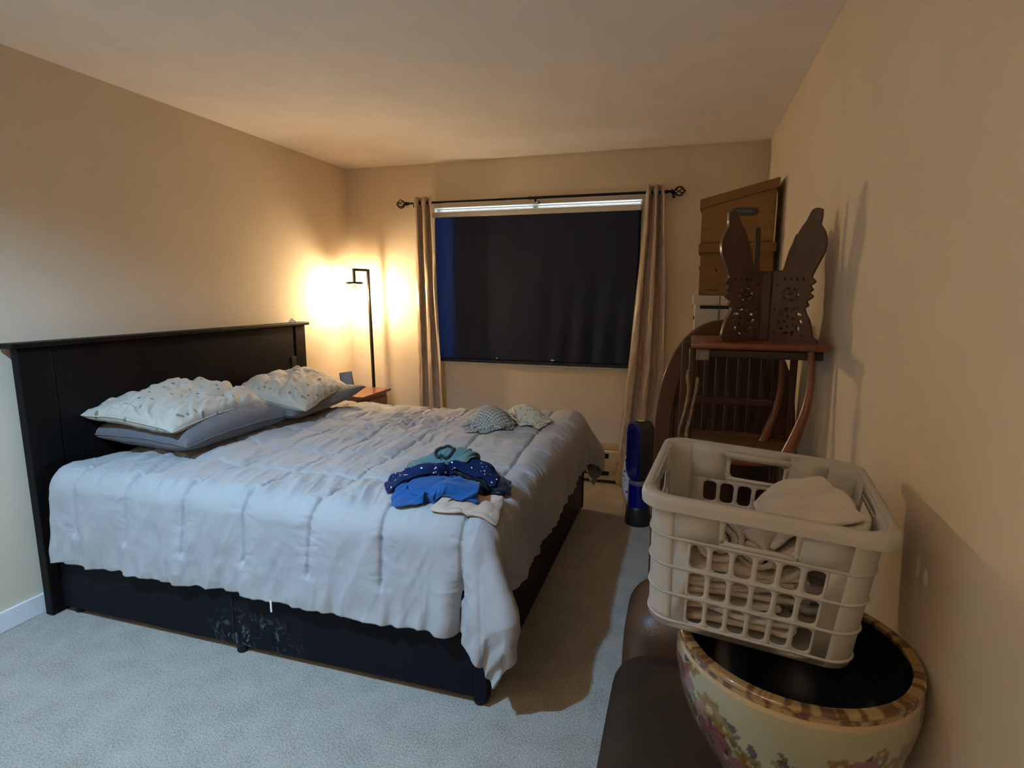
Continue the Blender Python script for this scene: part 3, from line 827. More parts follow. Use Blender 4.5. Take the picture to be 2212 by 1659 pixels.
# ------------------------------------------------------------------ storage boxes
def storage_box(label, loc, rotz, mat, lidmat, hl=.275, hr=None, group=None, drawlid=True, badge=False):
    hr = hr or hl
    t = thing('storage_box', label, 'box', loc, rotz, group)
    W, D = .395, .30
    def hexa(x, y, z0, zl, zr, inset=0):
        bm = bmesh.new(); vs = add_box(bm, (-x/2, -y/2, 0), (x/2, y/2, 1), 0)
        for v in vs:
            if v.co.z > .5: v.co.z = zl if v.co.x < 0 else zr
            else: v.co.z = z0(v.co.x) if callable(z0) else z0
        bmesh.ops.bevel(bm, geom=list(bm.edges), offset=.003, segments=2, affect='EDGES'); return bm
    b_ = obj('box_body', hexa(W-.016, D-.016, 0, hl-.004, hr-.004), mat, t)
    lz = lambda x: (hl if x < 0 else hr)-.052
    obj('box_lid', hexa(W+.008, D+.008, lz, hl, hr), lidmat, t)
    # hand holes on the ends and the dark slot under the lid on the long face
    bm = bmesh.new(); add_box(bm, (-W/2+.002, -.045, hl*.5), (-W/2+.008, .045, hl*.5+.022), .004); obj('hand_hole', bm, M_slot, t)
    return t
M_cardl = simple('brown_cardboard_lid', (.25,.135,.05), .8, spec=.2, var=.05)
gb = 'white storage boxes at the bottom of the stack'
bx, by_ = .255, 3.60
for k in range(4):
    storage_box('white cardboard storage box low in the stack, hidden behind the arched headboard', (bx, by_, .286*k), math.radians([2,-1,1,-2][k]), M_cardw, M_cardw, .285, group=gb)
t = storage_box('white lidded cardboard storage box directly below the two brown ones', (bx-.02, by_, 1.144), math.radians(1), M_cardw, M_cardw, .285)
bm = bmesh.new(); add_box(bm, (-.165,-.147,.210), (.165,-.138,.228), .006); obj('handle_slot', bm, M_slot, t)
bm = bmesh.new(); add_box(bm, (-.062,-.1555,.01), (-.057,-.140,.284), .0005); obj('front_seam', bm, simple('grey_seam', (.10,.10,.095), .8), t)  # vertical seam line down the box front
t = storage_box('brown cardboard storage box in the middle, between white box and tilted top box', (bx+.0, by_, 1.43), math.radians(-2), M_cardm, M_cardm, .290)
bm = bmesh.new(); add_lathe(bm, [(0,0),(.005,0),(.005,.004),(0,.004)], 12, M=Matrix.Translation((-.10,-.1420,.14))@Matrix.Rotation(PI/2,4,'X')); obj('punch_hole', bm, M_slot, t)
bm = bmesh.new(); add_box(bm, (-.15,-.1432,.028), (-.085,-.1415,.034)); obj('printed_line', bm, simple('dark_print', (.05,.03,.012), .9), t)
t = storage_box('brown cardboard storage box with sloping lid and blue badge, topmost of the stack', (bx+.0, by_, 1.723), math.radians(-4), M_card, M_cardl, .238, .335)
Mb = Matrix.Translation((.035,-.1435,.165))@Matrix.Rotation(math.radians(3),4,'Y')@XZ
bad = curve_plate('logo_badge', [smooth_poly([(-.062,-.017),(-.02,-.022),(.06,-.019),(.064,.016),(.02,.021),(-.04,.019),(-.064,.006)],4)], .0022, .0003, Mb, simple('navy_badge', (.035,.042,.06), .6), t)
bm = bmesh.new()
for k in range(9): add_box(bm, (-.036+k*.0095,-.0035,.0008), (-.029+k*.0095,.0035,.0018), 0, M=Mb)
obj('badge_lettering', bm, simple('pale_print', (.16,.15,.14), .7), bad)

# ------------------------------------------------------------------ low stand, chair, tabletop, carved stand
lt = thing('low_table', 'low dark wooden table carrying the cane-seat chair, behind the laundry basket', 'table', (.205, 2.24, 0))
def lb(name, parts, par, mat=M_rosewood2, bev=.004):
    bm = bmesh.new()
    for a, b in parts: add_box(bm, a, b, bev)
    return obj(name, bm, mat, par)
lb('tabletop', [((-.22,-.21,.43),(.22,.21,.452))], lt)
lb('apron', [((-.20,-.19,.37),(.20,-.17,.43)),((-.20,.17,.37),(.20,.19,.43)),((-.20,-.17,.37),(-.18,.17,.43)),((.18,-.17,.37),(.20,.17,.43))], lt)
for x in (-.19,.15):
    for y in (-.18,.14): lb('leg', [((x,y,0),(x+.04,y+.04,.43))], lt)

ch = thing('wooden_chair', 'dark reddish wooden spindle-back chair with a round cane seat, behind the laundry basket', 'chair', (.195, 2.22, .452))
cs = .885-.452
m, nt, b = new_mat('woven_cane')
co = coords(nt, 'Object', (1,1,1)); wv = N(nt, 'ShaderNodeTexBrick', Scale=60.0); nt.links.new(co, wv.inputs['Vector'])
wv.inputs['Color1'].default_value = (.20,.11,.05,1); wv.inputs['Color2'].default_value = (.15,.075,.03,1); wv.inputs['Mortar'].default_value = (.05,.02,.01,1)
nt.links.new(wv.outputs['Color'], b.inputs['Base Color']); b.inputs['Roughness'].default_value = .6
bm = bmesh.new(); add_tube(bm, [(.2*math.cos(a), .185*math.sin(a), cs-.014) for a in [2*PI*k/48 for k in range(48)]], .0175, 10, closed=True)
obj('seat_rim', bm, M_redwood, ch, smooth=True)
bm = bmesh.new(); add_lathe(bm, [(0,cs-.012),(.19,cs-.006),(.19,cs-.016),(0,cs-.020)], 48, M=Matrix.Diagonal((1,.93,1,1))); obj('cane_seat', bm, m, ch, smooth=True, angle=40)
for x, y in ((-.15,-.13),(.15,-.13),(-.15,.13),(.15,.13)):
    bm = bmesh.new(); add_tube(bm, [(x,y,cs-.02),(x*1.05,y*1.05,cs*.6),(x*1.15,y*1.15,0)], [.017,.020,.013], 12); obj('leg', bm, M_rosewood, ch, smooth=True, angle=50)
zt_ = 1.25-.452
lb('back_post', [((-.205,.165,cs-.06),(-.178,.19,zt_))], ch, M_rosewood)
lb('back_post', [((.20,.165,cs-.06),(.225,.19,zt_))], ch, M_rosewood)
lb('bottom_rail', [((-.18,.170,cs-.03),(.20,.188,cs+.005))], ch, M_rosewood)
lb('middle_rail', [((-.18,.166,1.0-.452),(.20,.188,1.028-.452))], ch, M_rosewood)
lb('top_rail', [((-.18,.160,1.205-.452),(.20,.188,zt_))], ch, M_rosewood2)
for k in range(8):
    x = -.148+k*.042
    bm = bmesh.new(); add_box(bm, (x-.009,.173,cs), (x+.009,.183,1.21-.452), .003); obj('spindle', bm, M_rosewood2, ch)
lb('front_post', [((-.178,-.118,cs-.02),(-.156,-.098,zt_))], ch, M_rosewood, .006)
for pts, rs in (([(.145,-.155,cs-.02),(.158,-.157,cs+.02),(.182,-.155,cs+.09),(.204,-.15,cs+.17),(.214,-.14,cs+.26),(.210,-.125,zt_)], [.021,.021,.018,.014,.012,.012]),
                ([(.115,.10,cs-.01),(.128,.10,cs+.04),(.150,.10,cs+.12),(.160,.10,cs+.22),(.155,.10,zt_)], [.018,.016,.012,.011,.010])):
    bm = bmesh.new(); add_tube(bm, smooth_poly(pts, 6, False), list(np.interp(np.linspace(0,len(rs)-1,(len(rs)-1)*6+1), range(len(rs)), rs)), 12); obj('curved_arm_support', bm, M_redwood, ch, smooth=True, angle=50)

tp = thing('wooden_tabletop', 'reddish brown wooden board with rounded front edge laid across the top of the chair', 'tabletop', (.245, 2.25, 1.25))
bm = bmesh.new(); add_box(bm, (-.222,-.175,0), (.215,.175,.024), .010, seg=4); obj('board', bm, M_redwood, tp, smooth=True, angle=40)
lb('support_rail', [((-.165,-.155,-.030),(.20,-.140,-.001))], tp)
lb('corner_block', [((-.205,-.168,-.040),(-.160,-.150,-.001))], tp, simple('bare_wood_block', (.17,.12,.075), .7), .004)
bm = bmesh.new(); add_lathe(bm, [(0,0),(.014,0),(.015,.003),(.012,.006),(0,.007)], 24, M=Matrix.Translation((-.178,-.168,-.021))@Matrix.Rotation(PI/2,4,'X')); obj('felt_pad', bm, simple('grey_felt', (.20,.18,.15), .9), tp, smooth=True, angle=50)

# dried stalks leaning in the chair
M_stalk = simple('dried_stalk', (.20,.13,.055), .7, var=.25, nscale=40)
def stalk(label, pts, rs, seed):
    pts = smooth_poly(pts, 5, False); rnd = random.Random(seed)
    rr = np.interp(np.linspace(0,1,len(pts)), np.linspace(0,1,len(rs)), rs)
    rr = [float(r*(1+.18*rnd.uniform(-1,1))) for r in rr]
    o0 = Vector(pts[0]); bm = bmesh.new(); add_tube(bm, [Vector(p)-o0 for p in pts], rr, 10, flat=.6)
    o = obj('dried_stalk', bm, M_stalk, smooth=True); o.location = o0
    tag(o, label, 'dried plant'); return o
a_ = stalk('thin pale twisted dried stalk, the left one of two standing on the cane seat', [(.012,2.118,.888),(-.004,2.115,.93),(.002,2.11,.975),(.016,2.105,1.04),(.022,2.10,1.10),(.016,2.095,1.15),(.020,2.09,1.178)], [.006,.005,.009,.010,.011,.012,.007], 4)
b_ = stalk('thicker olive twisted dried stalk, the right one beside the chair post', [(.035,2.105,.889),(.022,2.10,.94),(.030,2.095,.99),(.038,2.09,1.05),(.046,2.085,1.10),(.050,2.08,1.15)], [.012,.013,.010,.008,.010,.012], 7)

cvs = thing('carved_wooden_stand', 'folding carved rosewood stand with pierced fretwork panels standing on the wooden board', 'carved stand', (.255, 2.22, 1.274))
outl = [(.014,.442),(.030,.447),(.044,.440),(.056,.412),(.078,.375),(.096,.325),(.112,.27),(.122,.245),(.150,.245),(.150,.0),(-.003,.0),(.002,.012),(.012,.018),(.018,.045),(.026,.075),(.038,.098),(.044,.118),(.034,.128),(.040,.142),(.030,.150),(.022,.160),(.034,.170),(.024,.182),(.032,.195),(.018,.208),(.030,.222),(.026,.238),(.012,.272),(-.002,.305),(-.006,.340),(.002,.372),(.016,.395),(.014,.418)]
outl = [tuple(p) for p in smooth_poly(outl[:7],3,False)] + outl[7:11] + smooth_poly(outl[10:],3,False)[1:]
def leaf(cx, cz, l, w_, ang, n=10):
    pts = []
    for k in range(n):
        a = 2*PI*k/n; x = l/2*math.cos(a); y = w_/2*math.sin(a)*(1-.3*math.cos(a))
        pts.append((cx+x*math.cos(ang)-y*math.sin(ang), cz+x*math.sin(ang)+y*math.cos(ang)))
    return pts
holes = []
for k in range(6):
    a = 2*PI*k/6+.3; holes.append(leaf(.092+.024*math.cos(a), .166+.020*math.sin(a), .0215, .0125, a+PI/2))
holes.append(leaf(.092,.166,.018,.011,0))
for k in range(10):
    a = 2*PI*k/10; holes.append(leaf(.088+.036*math.cos(a), .072+.043*math.sin(a), .0235, .0145, a+.9))
for k in range(4): holes.append(leaf(.052+.020*k,.218,.017,.009,1.2))
for k in range(5): holes.append(leaf(.088+.016*math.cos(2*PI*k/5), .072+.019*math.sin(2*PI*k/5), .013, .008, 2*PI*k/5))
for x_, z_ in ((.138,.03),(.138,.115),(.136,.200),(.045,.025),(.062,.118)): holes.append(leaf(x_, z_, .013, .008, .8))
def panel(name, p0, p1, sc=1.0, hs=1.0):
    d = Vector((p1[0]-p0[0], p1[1]-p0[1], 0)); d.normalize()
    Mx = Matrix(((d.x,0,-d.y*1,p0[0]),(d.y,0,d.x*1,p0[1]),(0,1,0,0),(0,0,0,1)))
    return curve_plate(name, [[(x*sc, z*hs) for x, z in pl] for pl in [outl]+holes], .019, .0025, Mx, M_rosewood, cvs)
panel('carved_panel', (-.145,-.075), (-.004,-.012))
panel('carved_panel', (.172,-.075), (.030,-.012))
panel('carved_panel', (-.010,.185), (-.018,.035), hs=.93)
panel('carved_panel', (.150,.165), (.045,.035), hs=.86)
lb('centre_post', [((-.006,-.012,0),(.030,.014,.247))], cvs, M_rosewood, .004)
lb('carved_foot', [((-.155,-.092,0),(-.127,-.070,.012))], cvs, M_redwood, .003)

# ------------------------------------------------------------------ leather poufs
def cushion_block(name, label, lo, hi, bulge, rad, mat, seed, dome):
    cx, cy = (lo[0]+hi[0])/2, (lo[1]+hi[1])/2; hxx, hyy, hz = (hi[0]-lo[0])/2, (hi[1]-lo[1])/2, hi[2]
    bm = bmesh.new(); bmesh.ops.create_cube(bm, size=2)
    bmesh.ops.subdivide_edges(bm, edges=bm.edges, cuts=24, use_grid_fill=True)
    for v in bm.verts:
        p = v.co.copy()
        q = Vector((max(-1,min(1,p.x)), max(-1,min(1,p.y)), max(-1,min(1,p.z))))
        w3 = Vector((q.x*hxx, q.y*hyy, (q.z*.5+.5)*hz))
        r_ = rad
        c = Vector((max(-hxx+r_,min(hxx-r_,w3.x)), max(-hyy+r_,min(hyy-r_,w3.y)), max(r_*.5,min(hz-r_,w3.z))))
        d = w3-c
        if d.length > 1e-6: w3 = c+d.normalized()*min(r_, d.length if d.length < r_ else r_)
        s = math.sin(PI*max(0,min(1,w3.z/hz)))
        w3.x *= 1+bulge*s; w3.y *= 1+bulge*s*.4
        w3.z += dome*(1-(w3.x/hxx)**2)*(1-(w3.y/hyy)**2)*(w3.z/hz)**3 if abs(w3.x)<hxx and abs(w3.y)<hyy else 0
        w3.z += .004*math.sin(w3.x*23+seed)*math.sin(w3.y*17)*(w3.z/hz)
        v.co = w3
    t = thing(name, label, 'ottoman', (cx, cy, 0))
    obj('upholstery', bm, mat, t, smooth=True)
    for x in (-1,1):
        for y in (-1,1):
            b2 = bmesh.new(); add_lathe(b2, [(0,-.0),(.02,0),(.022,.03),(0,.03)], 16, (x*hxx*.75, y*hyy*.75, 0)); obj('foot', b2, M_slot, t)
    return t
cushion_block('leather_ottoman', 'shiny brown leather ottoman with rounded sides, farther from the camera, beside the basket', (-.135,1.66,.0), (.43,1.99,.46), .05, .10, M_leather, 1, .01)
cushion_block('suede_ottoman', 'large matte dark brown ottoman in front, under the flowered vase', (-.155,.99,.0), (.44,1.63,.385), .0, .09, M_leather2, 2, .012)

# ------------------------------------------------------------------ flowered vase
VC = (.243, 1.195); VZ = .398
prof = [(0,.0),(.105,.0),(.112,.004),(.114,.012),(.118,.030),(.145,.075),(.180,.130),(.208,.190),(.222,.240),(.2275,.280),(.2265,.305),(.2225,.325),(.222,.332),(.225,.336),(.226,.341),(.222,.3455),(.214,.346),(.206,.345),(.2045,.341),(.206,.33),(.212,.29),(.205,.21),(.165,.12),(.10,.03),(0,.02)]
pp = smooth_poly(prof[1:], 8, False)
prof_f = [prof[0]]+[(max(0,x),z) for x,z in pp]
nT = 420
va = thing('flowered_vase', 'large cream porcelain planter vase painted with pink roses and gold rim, under the basket', 'vase', (VC[0], VC[1], VZ))
bm = bmesh.new(); add_lathe(bm, prof_f, nT); vo = obj('porcelain_body', bm, None, va, smooth=True)
# painted decoration, stored as the glaze colour per vertex
rnd = random.Random(12)
co3 = np.array([v.co[:] for v in vo.data.vertices]); th = np.arctan2(co3[:,1], co3[:,0]); zz = co3[:,2]; rr_ = np.hypot(co3[:,0], co3[:,1])
base = np.array([.37,.355,.22]); col = np.tile(base, (len(co3),1))
arc = th*.21
def dab(t0, z0, r, c, k=0, ell=1.0, ang=0, core=None):
    """a petal-edged blossom or a leaf"""
    dx = (((arc-t0*.21)+PI*.21) % (2*PI*.21))-PI*.21; dz = zz-z0
    a = np.arctan2(dz, dx)
    x = dx*math.cos(ang)+dz*math.sin(ang); y = (-dx*math.sin(ang)+dz*math.cos(ang))/ell
    d = np.hypot(x, y)
    lim = r*(1+(.16*np.cos(k*a) if k else 0))
    m = d < lim
    shade_ = .78+.3*np.cos(d/r*9+a*2)*.5 if k else np.ones_like(d)
    col[m] = (np.array(c)[None]*shade_[m][:,None] if k else np.array(c))
    if core is not None: col[d < r*.3] = core
PK, PK2, OC, GR, DG, LY = (.30,.11,.12), (.36,.19,.17), (.31,.19,.035), (.10,.11,.04), (.045,.045,.03), (.42,.36,.18)
def cluster(t0, z0, s):
    for k in range(16): dab(t0+rnd.uniform(-.42,.42)*s, z0+rnd.uniform(-.10,.09)*s, .017*s, rnd.choice([GR,DG,(.20,.19,.07)]), 0, .5, rnd.uniform(0,PI))
    for dt, dz, r, c, k, core in ((-.12,.045,.030,PK,5,None),(-.20,-.02,.034,PK2,6,None),(.22,.03,.028,OC,7,LY),(.28,-.035,.026,OC,7,LY),(0.02,-.075,.030,PK,5,None),(.07,.0,.024,PK2,5,None),(.0,.085,.018,OC,5,LY),(-.30,.05,.018,PK,5,None)):
        dab(t0+dt*s, z0+dz*s, r*s, c, k, core=core)
    for k in range(12): dab(t0+rnd.uniform(-.38,.38)*s, z0+rnd.uniform(-.10,.10)*s, .010*s, rnd.choice([DG,GR]), 0, .45, rnd.uniform(0,PI))
for t0, z0, s in ((math.radians(-150),.225,1.05),(math.radians(-128),.155,.95),(math.radians(-78),.15,1.1),(math.radians(-60),.21,.7),(math.radians(-20),.2,1.1),(math.radians(60),.2,1.1),(math.radians(130),.2,1.1),(math.radians(-168),.17,.8)): cluster(t0, z0, s)
rim = (zz > .322) & (rr_ > .2035)
gold = fbm(arc*70, zz*70, 3, 3)
rc = np.where((gold > .02)[:,None], np.array([.28,.145,.035]), np.array([.38,.24,.09])); rc = np.where((gold > .22)[:,None], np.array([.14,.06,.02]), rc)
col[rim] = rc[rim]
lip = (zz > .314) & (zz < .3235) & (rr_ > .215); col[lip] = (.55,.40,.22)
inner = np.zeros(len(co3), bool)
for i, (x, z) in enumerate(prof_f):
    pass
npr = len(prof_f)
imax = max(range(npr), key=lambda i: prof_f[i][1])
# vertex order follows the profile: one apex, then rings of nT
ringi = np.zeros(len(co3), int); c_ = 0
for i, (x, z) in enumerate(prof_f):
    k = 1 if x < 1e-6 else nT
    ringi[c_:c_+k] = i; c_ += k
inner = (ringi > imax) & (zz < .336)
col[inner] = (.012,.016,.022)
ca = vo.data.color_attributes.new('glaze', 'FLOAT_COLOR', 'POINT')
ca.data.foreach_set('color', np.concatenate([col, np.ones((len(col),1))], 1).astype(np.float32).reshape(-1))
m, nt, b = new_mat('painted_porcelain'); at = nt.nodes.new('ShaderNodeAttribute'); at.attribute_name = 'glaze'
nz = N(nt, 'ShaderNodeTexNoise', Scale=120.0, Detail=3.0); mxn = nt.nodes.new('ShaderNodeMix'); mxn.data_type = 'RGBA'; mxn.blend_type = 'MULTIPLY'; mxn.inputs[0].default_value = .25
nt.links.new(at.outputs['Color'], mxn.inputs[6]); nt.links.new(nz.outputs['Fac'], mxn.inputs[7]); nt.links.new(mxn.outputs[2], b.inputs['Base Color'])
b.inputs['Roughness'].default_value = .22; b.inputs['Coat Weight'].default_value = .6
vo.data.materials.append(m)

# ------------------------------------------------------------------ laundry basket
BL_, BW_, BH_ = .415, .39, .292
bk = thing('laundry_basket', 'translucent white plastic laundry basket with towels, balanced on the flowered vase', 'basket', (.157, 1.298, .757), math.radians(-5))
bk.rotation_euler = (math.radians(2), math.radians(3.2), math.radians(-5))
def plastic():
    m = bpy.data.materials.new('milky_plastic'); m.use_nodes = True; nt = m.node_tree; b = nt.nodes['Principled BSDF']; o = nt.nodes['Material Output']
    n = N(nt, 'ShaderNodeTexNoise', Scale=6.0); r = ramp(nt, [(.3,(.60,.57,.51)),(.7,(.64,.61,.55))], n.outputs['Fac'])
    nt.links.new(r.outputs[0], b.inputs['Base Color']); b.inputs['Roughness'].default_value = .38
    t = nt.nodes.new('ShaderNodeBsdfTranslucent'); t.inputs[0].default_value = (.62,.58,.50,1)
    mx = nt.nodes.new('ShaderNodeMixShader'); mx.inputs[0].default_value = .3
    nt.links.new(b.outputs[0], mx.inputs[1]); nt.links.new(t.outputs[0], mx.inputs[2]); nt.links.new(mx.outputs[0], o.inputs[0]); return m
M_plast = plastic()
RC = .05
def per_len(L, W): return 2*(L-2*RC)+2*(W-2*RC)+2*PI*RC
def wallpt(side_s, z, off=0.0):
    """s runs along the rim: front left->right, right side, back, left; corner arcs in between"""
    f = z/BH_
    L = BL_-2*.016*(1-f); W = BW_-2*.016*(1-f); L += 2*off; W += 2*off
    a, b = L/2-RC, W/2-RC
    seg, t = side_s
    if seg == 0: return (-a+2*a*t, -W/2, z)
    if seg == 2: return (L/2, -b+2*b*t, z)
    if seg == 4: return (a-2*a*t, W/2, z)
    if seg == 6: return (-L/2, b-2*b*t, z)
    c = {1:(a,-b,-PI/2),3:(a,b,0),5:(-a,b,PI/2),7:(-a,-b,PI)}[seg]
    an = c[2]+t*PI/2; return (c[0]+RC*math.cos(an), c[1]+RC*math.sin(an), z)
def rr_hole(cx, cz, w, h, r, n=4):
    r = min(r, w/2-.0005, h/2-.0005); pts = []
    for qx, qz, a0 in ((1,1,0),(-1,1,PI/2),(-1,-1,PI),(1,-1,3*PI/2)):
        for k in range(n+1):
            a = a0+PI/2*k/n; pts.append((cx+qx*(w/2-r)+r*math.cos(a), cz+qz*(h/2-r)+r*math.sin(a)))
    return pts
bm = bmesh.new()
def quad(seg, t0, t1, z0, z1, nt_=1, nz_=1):
    vs = [[bm.verts.new(wallpt((seg, t0+(t1-t0)*i/nt_), z0+(z1-z0)*j/nz_)) for j in range(nz_+1)] for i in range(nt_+1)]
    for i in range(nt_):
        for j in range(nz_): bm.faces.new((vs[i][j], vs[i+1][j], vs[i+1][j+1], vs[i][j+1]))
def holecell(seg, t0, t1, z0, z1, w, h, r, span):
    """one lattice cell with a rounded opening; w,h in metres, span = metres per unit t"""
    cx, cz = (t0+t1)/2*span, (z0+z1)/2
    inner = rr_hole(cx, cz, w, h, r); n = len(inner)
    q = n//4
    outer = []
    X0, X1 = t0*span, t1*span
    for (x, z) in inner:
        dx, dz = x-cx, z-cz
        s = min((X1-cx)/abs(dx) if abs(dx) > 1e-9 else 9e9, (z1-cz)/abs(dz) if abs(dz) > 1e-9 else 9e9)
        outer.append((cx+dx*s, cz+dz*s))
    # snap the true corners in
    for ci, (X, Z) in enumerate(((X1,z1),(X0,z1),(X0,z0),(X1,z0))):
        k = ci*(n//4)+(n//8); outer[k] = (X, Z)
    A = [bm.verts.new(wallpt((seg, x/span), z)) for x, z in inner]; B = [bm.verts.new(wallpt((seg, x/span), z)) for x, z in outer]
    for k in range(n): bm.faces.new((A[k], A[(k+1)%n], B[(k+1)%n], B[k]))
rows = [(.016,.078),(.078,.140),(.140,.202)]; ztop = BH_
for seg in (1,3,5,7): quad(seg, 0, 1, 0, ztop, 8, 10)
for seg, span in ((0, BL_-2*RC),(4, BL_-2*RC),(2, BW_-2*RC),(6, BW_-2*RC)):
    ncol = 6
    quad(seg, 0, 1, 0, rows[0][0], ncol)
    for (z0, z1) in rows:
        m0 = .09; quad(seg, 0, m0, z0, z1); quad(seg, 1-m0, 1, z0, z1)
        for c in range(ncol): holecell(seg, m0+(1-2*m0)*c/ncol, m0+(1-2*m0)*(c+1)/ncol, z0, z1, span*(1-2*m0)/ncol*.76, (z1-z0)*.82, .010, span)
    # upper zone: solid at both ends, handle opening in the middle
    h0, h1 = .27, .73
    quad(seg, 0, h0, .202, ztop, 2, 3); quad(seg, h1, 1, .202, ztop, 2, 3)
    holecell(seg, h0, h1, .202, .276, span*(h1-h0)*.86, .046, .012, span)
    quad(seg, h0, h1, .276, ztop, 4, 1)
bmesh.ops.remove_doubles(bm, verts=bm.verts, dist=.0008)
wallso = obj('basket_walls', bm, M_plast, bk, smooth=True, angle=50)
sd = wallso.modifiers.new('s', 'SOLIDIFY'); sd.thickness = .0032; sd.offset = 0
# rim lip, ribs, bottom and stubs
def ringpts(z, off, n=8):
    pts = []
    for seg in range(8):
        k = n if seg % 2 else 10
        for i in range(k): pts.append(Vector(wallpt((seg, i/k), z, off)))
    return pts
bm = bmesh.new()
lips = [(BH_-.002,.000),(BH_+.003,.004),(BH_+.004,.012),(BH_+.001,.018),(BH_-.010,.0205),(BH_-.026,.0195),(BH_-.026,.0170),(BH_-.010,.0175),(BH_-.004,.014),(BH_-.003,.006)]
def lift(p):   # rim dips gently in the middle of the long sides
    return p
R_ = [[bm.verts.new(lift(p)) for p in ringpts(z, o)] for z, o in lips]
n = len(R_[0])
for a, b2 in zip(R_, R_[1:]+R_[:1]):
    for k in range(n): bm.faces.new((a[k], a[(k+1)%n], b2[(k+1)%n], b2[k]))
obj('basket_rim', bm, M_plast, bk, smooth=True, angle=60)
for z in (.015,.078,.140,.203):
    bm = bmesh.new(); add_tube(bm, ringpts(z, .0015), .0036, 6, closed=True); obj('rib', bm, M_plast, bk, smooth=True)
bm = bmesh.new()
pb = [Vector(wallpt((s, i/6), .002, -.001)) for s in range(8) for i in range(6)]
add_prism(bm, [(p.x, p.y) for p in pb], .004, Matrix.Translation((0,0,.000)))
obj('basket_floor', bm, M_plast, bk)
# rolled handle bars over the openings of the long sides
for s in (-1, 1):
    bm = bmesh.new(); y = s*(BW_/2-.001)
    add_tube(bm, [(-.078,y,.271),(-.070,y+s*.005,.271),(.070,y+s*.005,.271),(.078,y,.271)], [.004,.0105,.0105,.004], 12); obj('handle', bm, M_plast, bk, smooth=True)
bm = bmesh.new()
add_box(bm, (0,-.010,0), (.0012,.010,.045), .0004, M=Matrix.Translation((-BL_/2+.0035,.065,.205))@Matrix.Rotation(math.radians(7),4,'Y')@Matrix.Rotation(math.radians(14),4,'X'))
obj('green_mark', bm, simple('dull_green', (.10,.20,.08), .6), bk)  # small green strip on the inner left wall
bm = bmesh.new(); add_box(bm, (0,-.006,0), (.0012,.006,.012), .0004, M=Matrix.Translation((-BL_/2+.008,.012,.175))@Matrix.Rotation(math.radians(7),4,'Y')); obj('pale_green_mark', bm, simple('pale_green', (.38,.62,.36), .5), bk)  # small pale green square on the same wall

# towels ------------------------------------------------------------
def terry(name, col):
    return simple(name, col, .95, spec=.1, var=.04, nscale=12, bump=.7, bscale=350, sheen=.4)
M_terry = terry('cream_terry', (.50,.42,.34)); M_terry2 = terry('warm_white_terry', (.56,.50,.42)); M_terry3 = terry('grey_patterned_terry', (.30,.27,.27))
def towel(label, loc, rot, width, length, layers, gap, mat, seed, roll=False, trim=None, pile=None):
    pts = []
    if roll:
        for k in range(90):
            a = k/90*layers*2*PI; r = .010+gap*a/(2*PI); pts.append((r*math.cos(a), r*math.sin(a)+gap*layers+.012))
    else:
        for i in range(layers):
            z = i*gap; k = 14
            xs = np.linspace(-width/2, width/2, k) if i % 2 == 0 else np.linspace(width/2, -width/2, k)
            for x in xs: pts.append((x, z+.004*math.sin(x*30+i*2+seed)))
            if i < layers-1:
                s = 1 if i % 2 == 0 else -1
                for j in range(1, 6):
                    a = -PI/2+PI*j/6; pts.append((s*(width/2+gap*.62*math.cos(a)), z+gap/2+gap/2*math.sin(a)))
    A = np.array(pts); n = 34; t = np.linspace(-.5,.5,n)
    P = np.zeros((len(A), n, 3))
    P[...,0] = A[:,0:1]+.012*fbm(np.arange(len(A))[:,None]*.12, t[None]*3, seed)
    P[...,1] = t[None]*length*(1+.05*fbm(np.arange(len(A))[:,None]*.1, t[None]*0+2, seed+3))
    P[...,2] = A[:,1:2]*(1+.25*fbm(t[None]*3+9, A[:,0:1]*9, seed+1))+.010*fbm(A[:,0:1]*14, t[None]*5, seed+2)
    P[...,2] -= P[...,2].min()
    o = grid_obj('towel', P, mat, thick=.0115, offset=0)
    bv = o.modifiers.new('d', 'SUBSURF'); bv.levels = 1; bv.render_levels = 1
    o.location = loc; o.rotation_euler = rot
    tag(o, label, 'towel', pile); return o
a13 = math.radians(-5)
MB_ = Matrix.Translation((.157,1.298,.757)) @ bk.rotation_euler.to_matrix().to_4x4()
def bl(x, y, z):
    return tuple(MB_ @ Vector((x, y, z)))
GT = 'towels in the laundry basket'
towel('cream towel folded flat at the bottom front of the basket', bl(-.03,-.085,.014), (0,0,a13), .20,.15,3,.021,M_terry2,1,pile=GT)
towel('cream towel folded flat at the bottom right of the basket', bl(.10,.03,.014), (0,0,a13+1.5), .20,.14,3,.020,M_terry,2,pile=GT)
towel('cream towel folded in many layers at the middle front of the basket', bl(-.025,-.080,.082), (.05,0,a13+.12), .22,.15,4,.0165,M_terry,3,pile=GT)
towel('rolled cream towel standing out at the front left of the basket', bl(-.085,-.095,.150), (0,0,a13+.35), .1,.13,2.2,.015,M_terry2,4,roll=True,pile=GT)
towel('rolled cream towel at the front centre of the basket', bl(.03,-.085,.152), (0,0,a13-.5), .1,.14,2.0,.015,M_terry,5,roll=True,pile=GT)
towel('grey patterned towel folded at the lower right side of the basket', bl(.115,-.085,.08), (0,.2,a13+.4), .10,.13,3,.017,M_terry3,6,pile=GT)
towel('cream towel folded on the right side of the basket, below the draped one', bl(.10,.02,.085), (0,0,a13+1.7), .18,.14,4,.018,M_terry2,7,pile=GT)
towel('large cream towel heaped high against the right side of the basket', bl(.115,-.01,.17), (0,-.45,a13+.15), .16,.25,4,.024,M_terry2,8,pile=GT)
towel('cream towel bundle lying at the back left of the basket', bl(-.06,.08,.014), (0,0,a13), .20,.16,5,.022,M_terry,9,pile=GT)

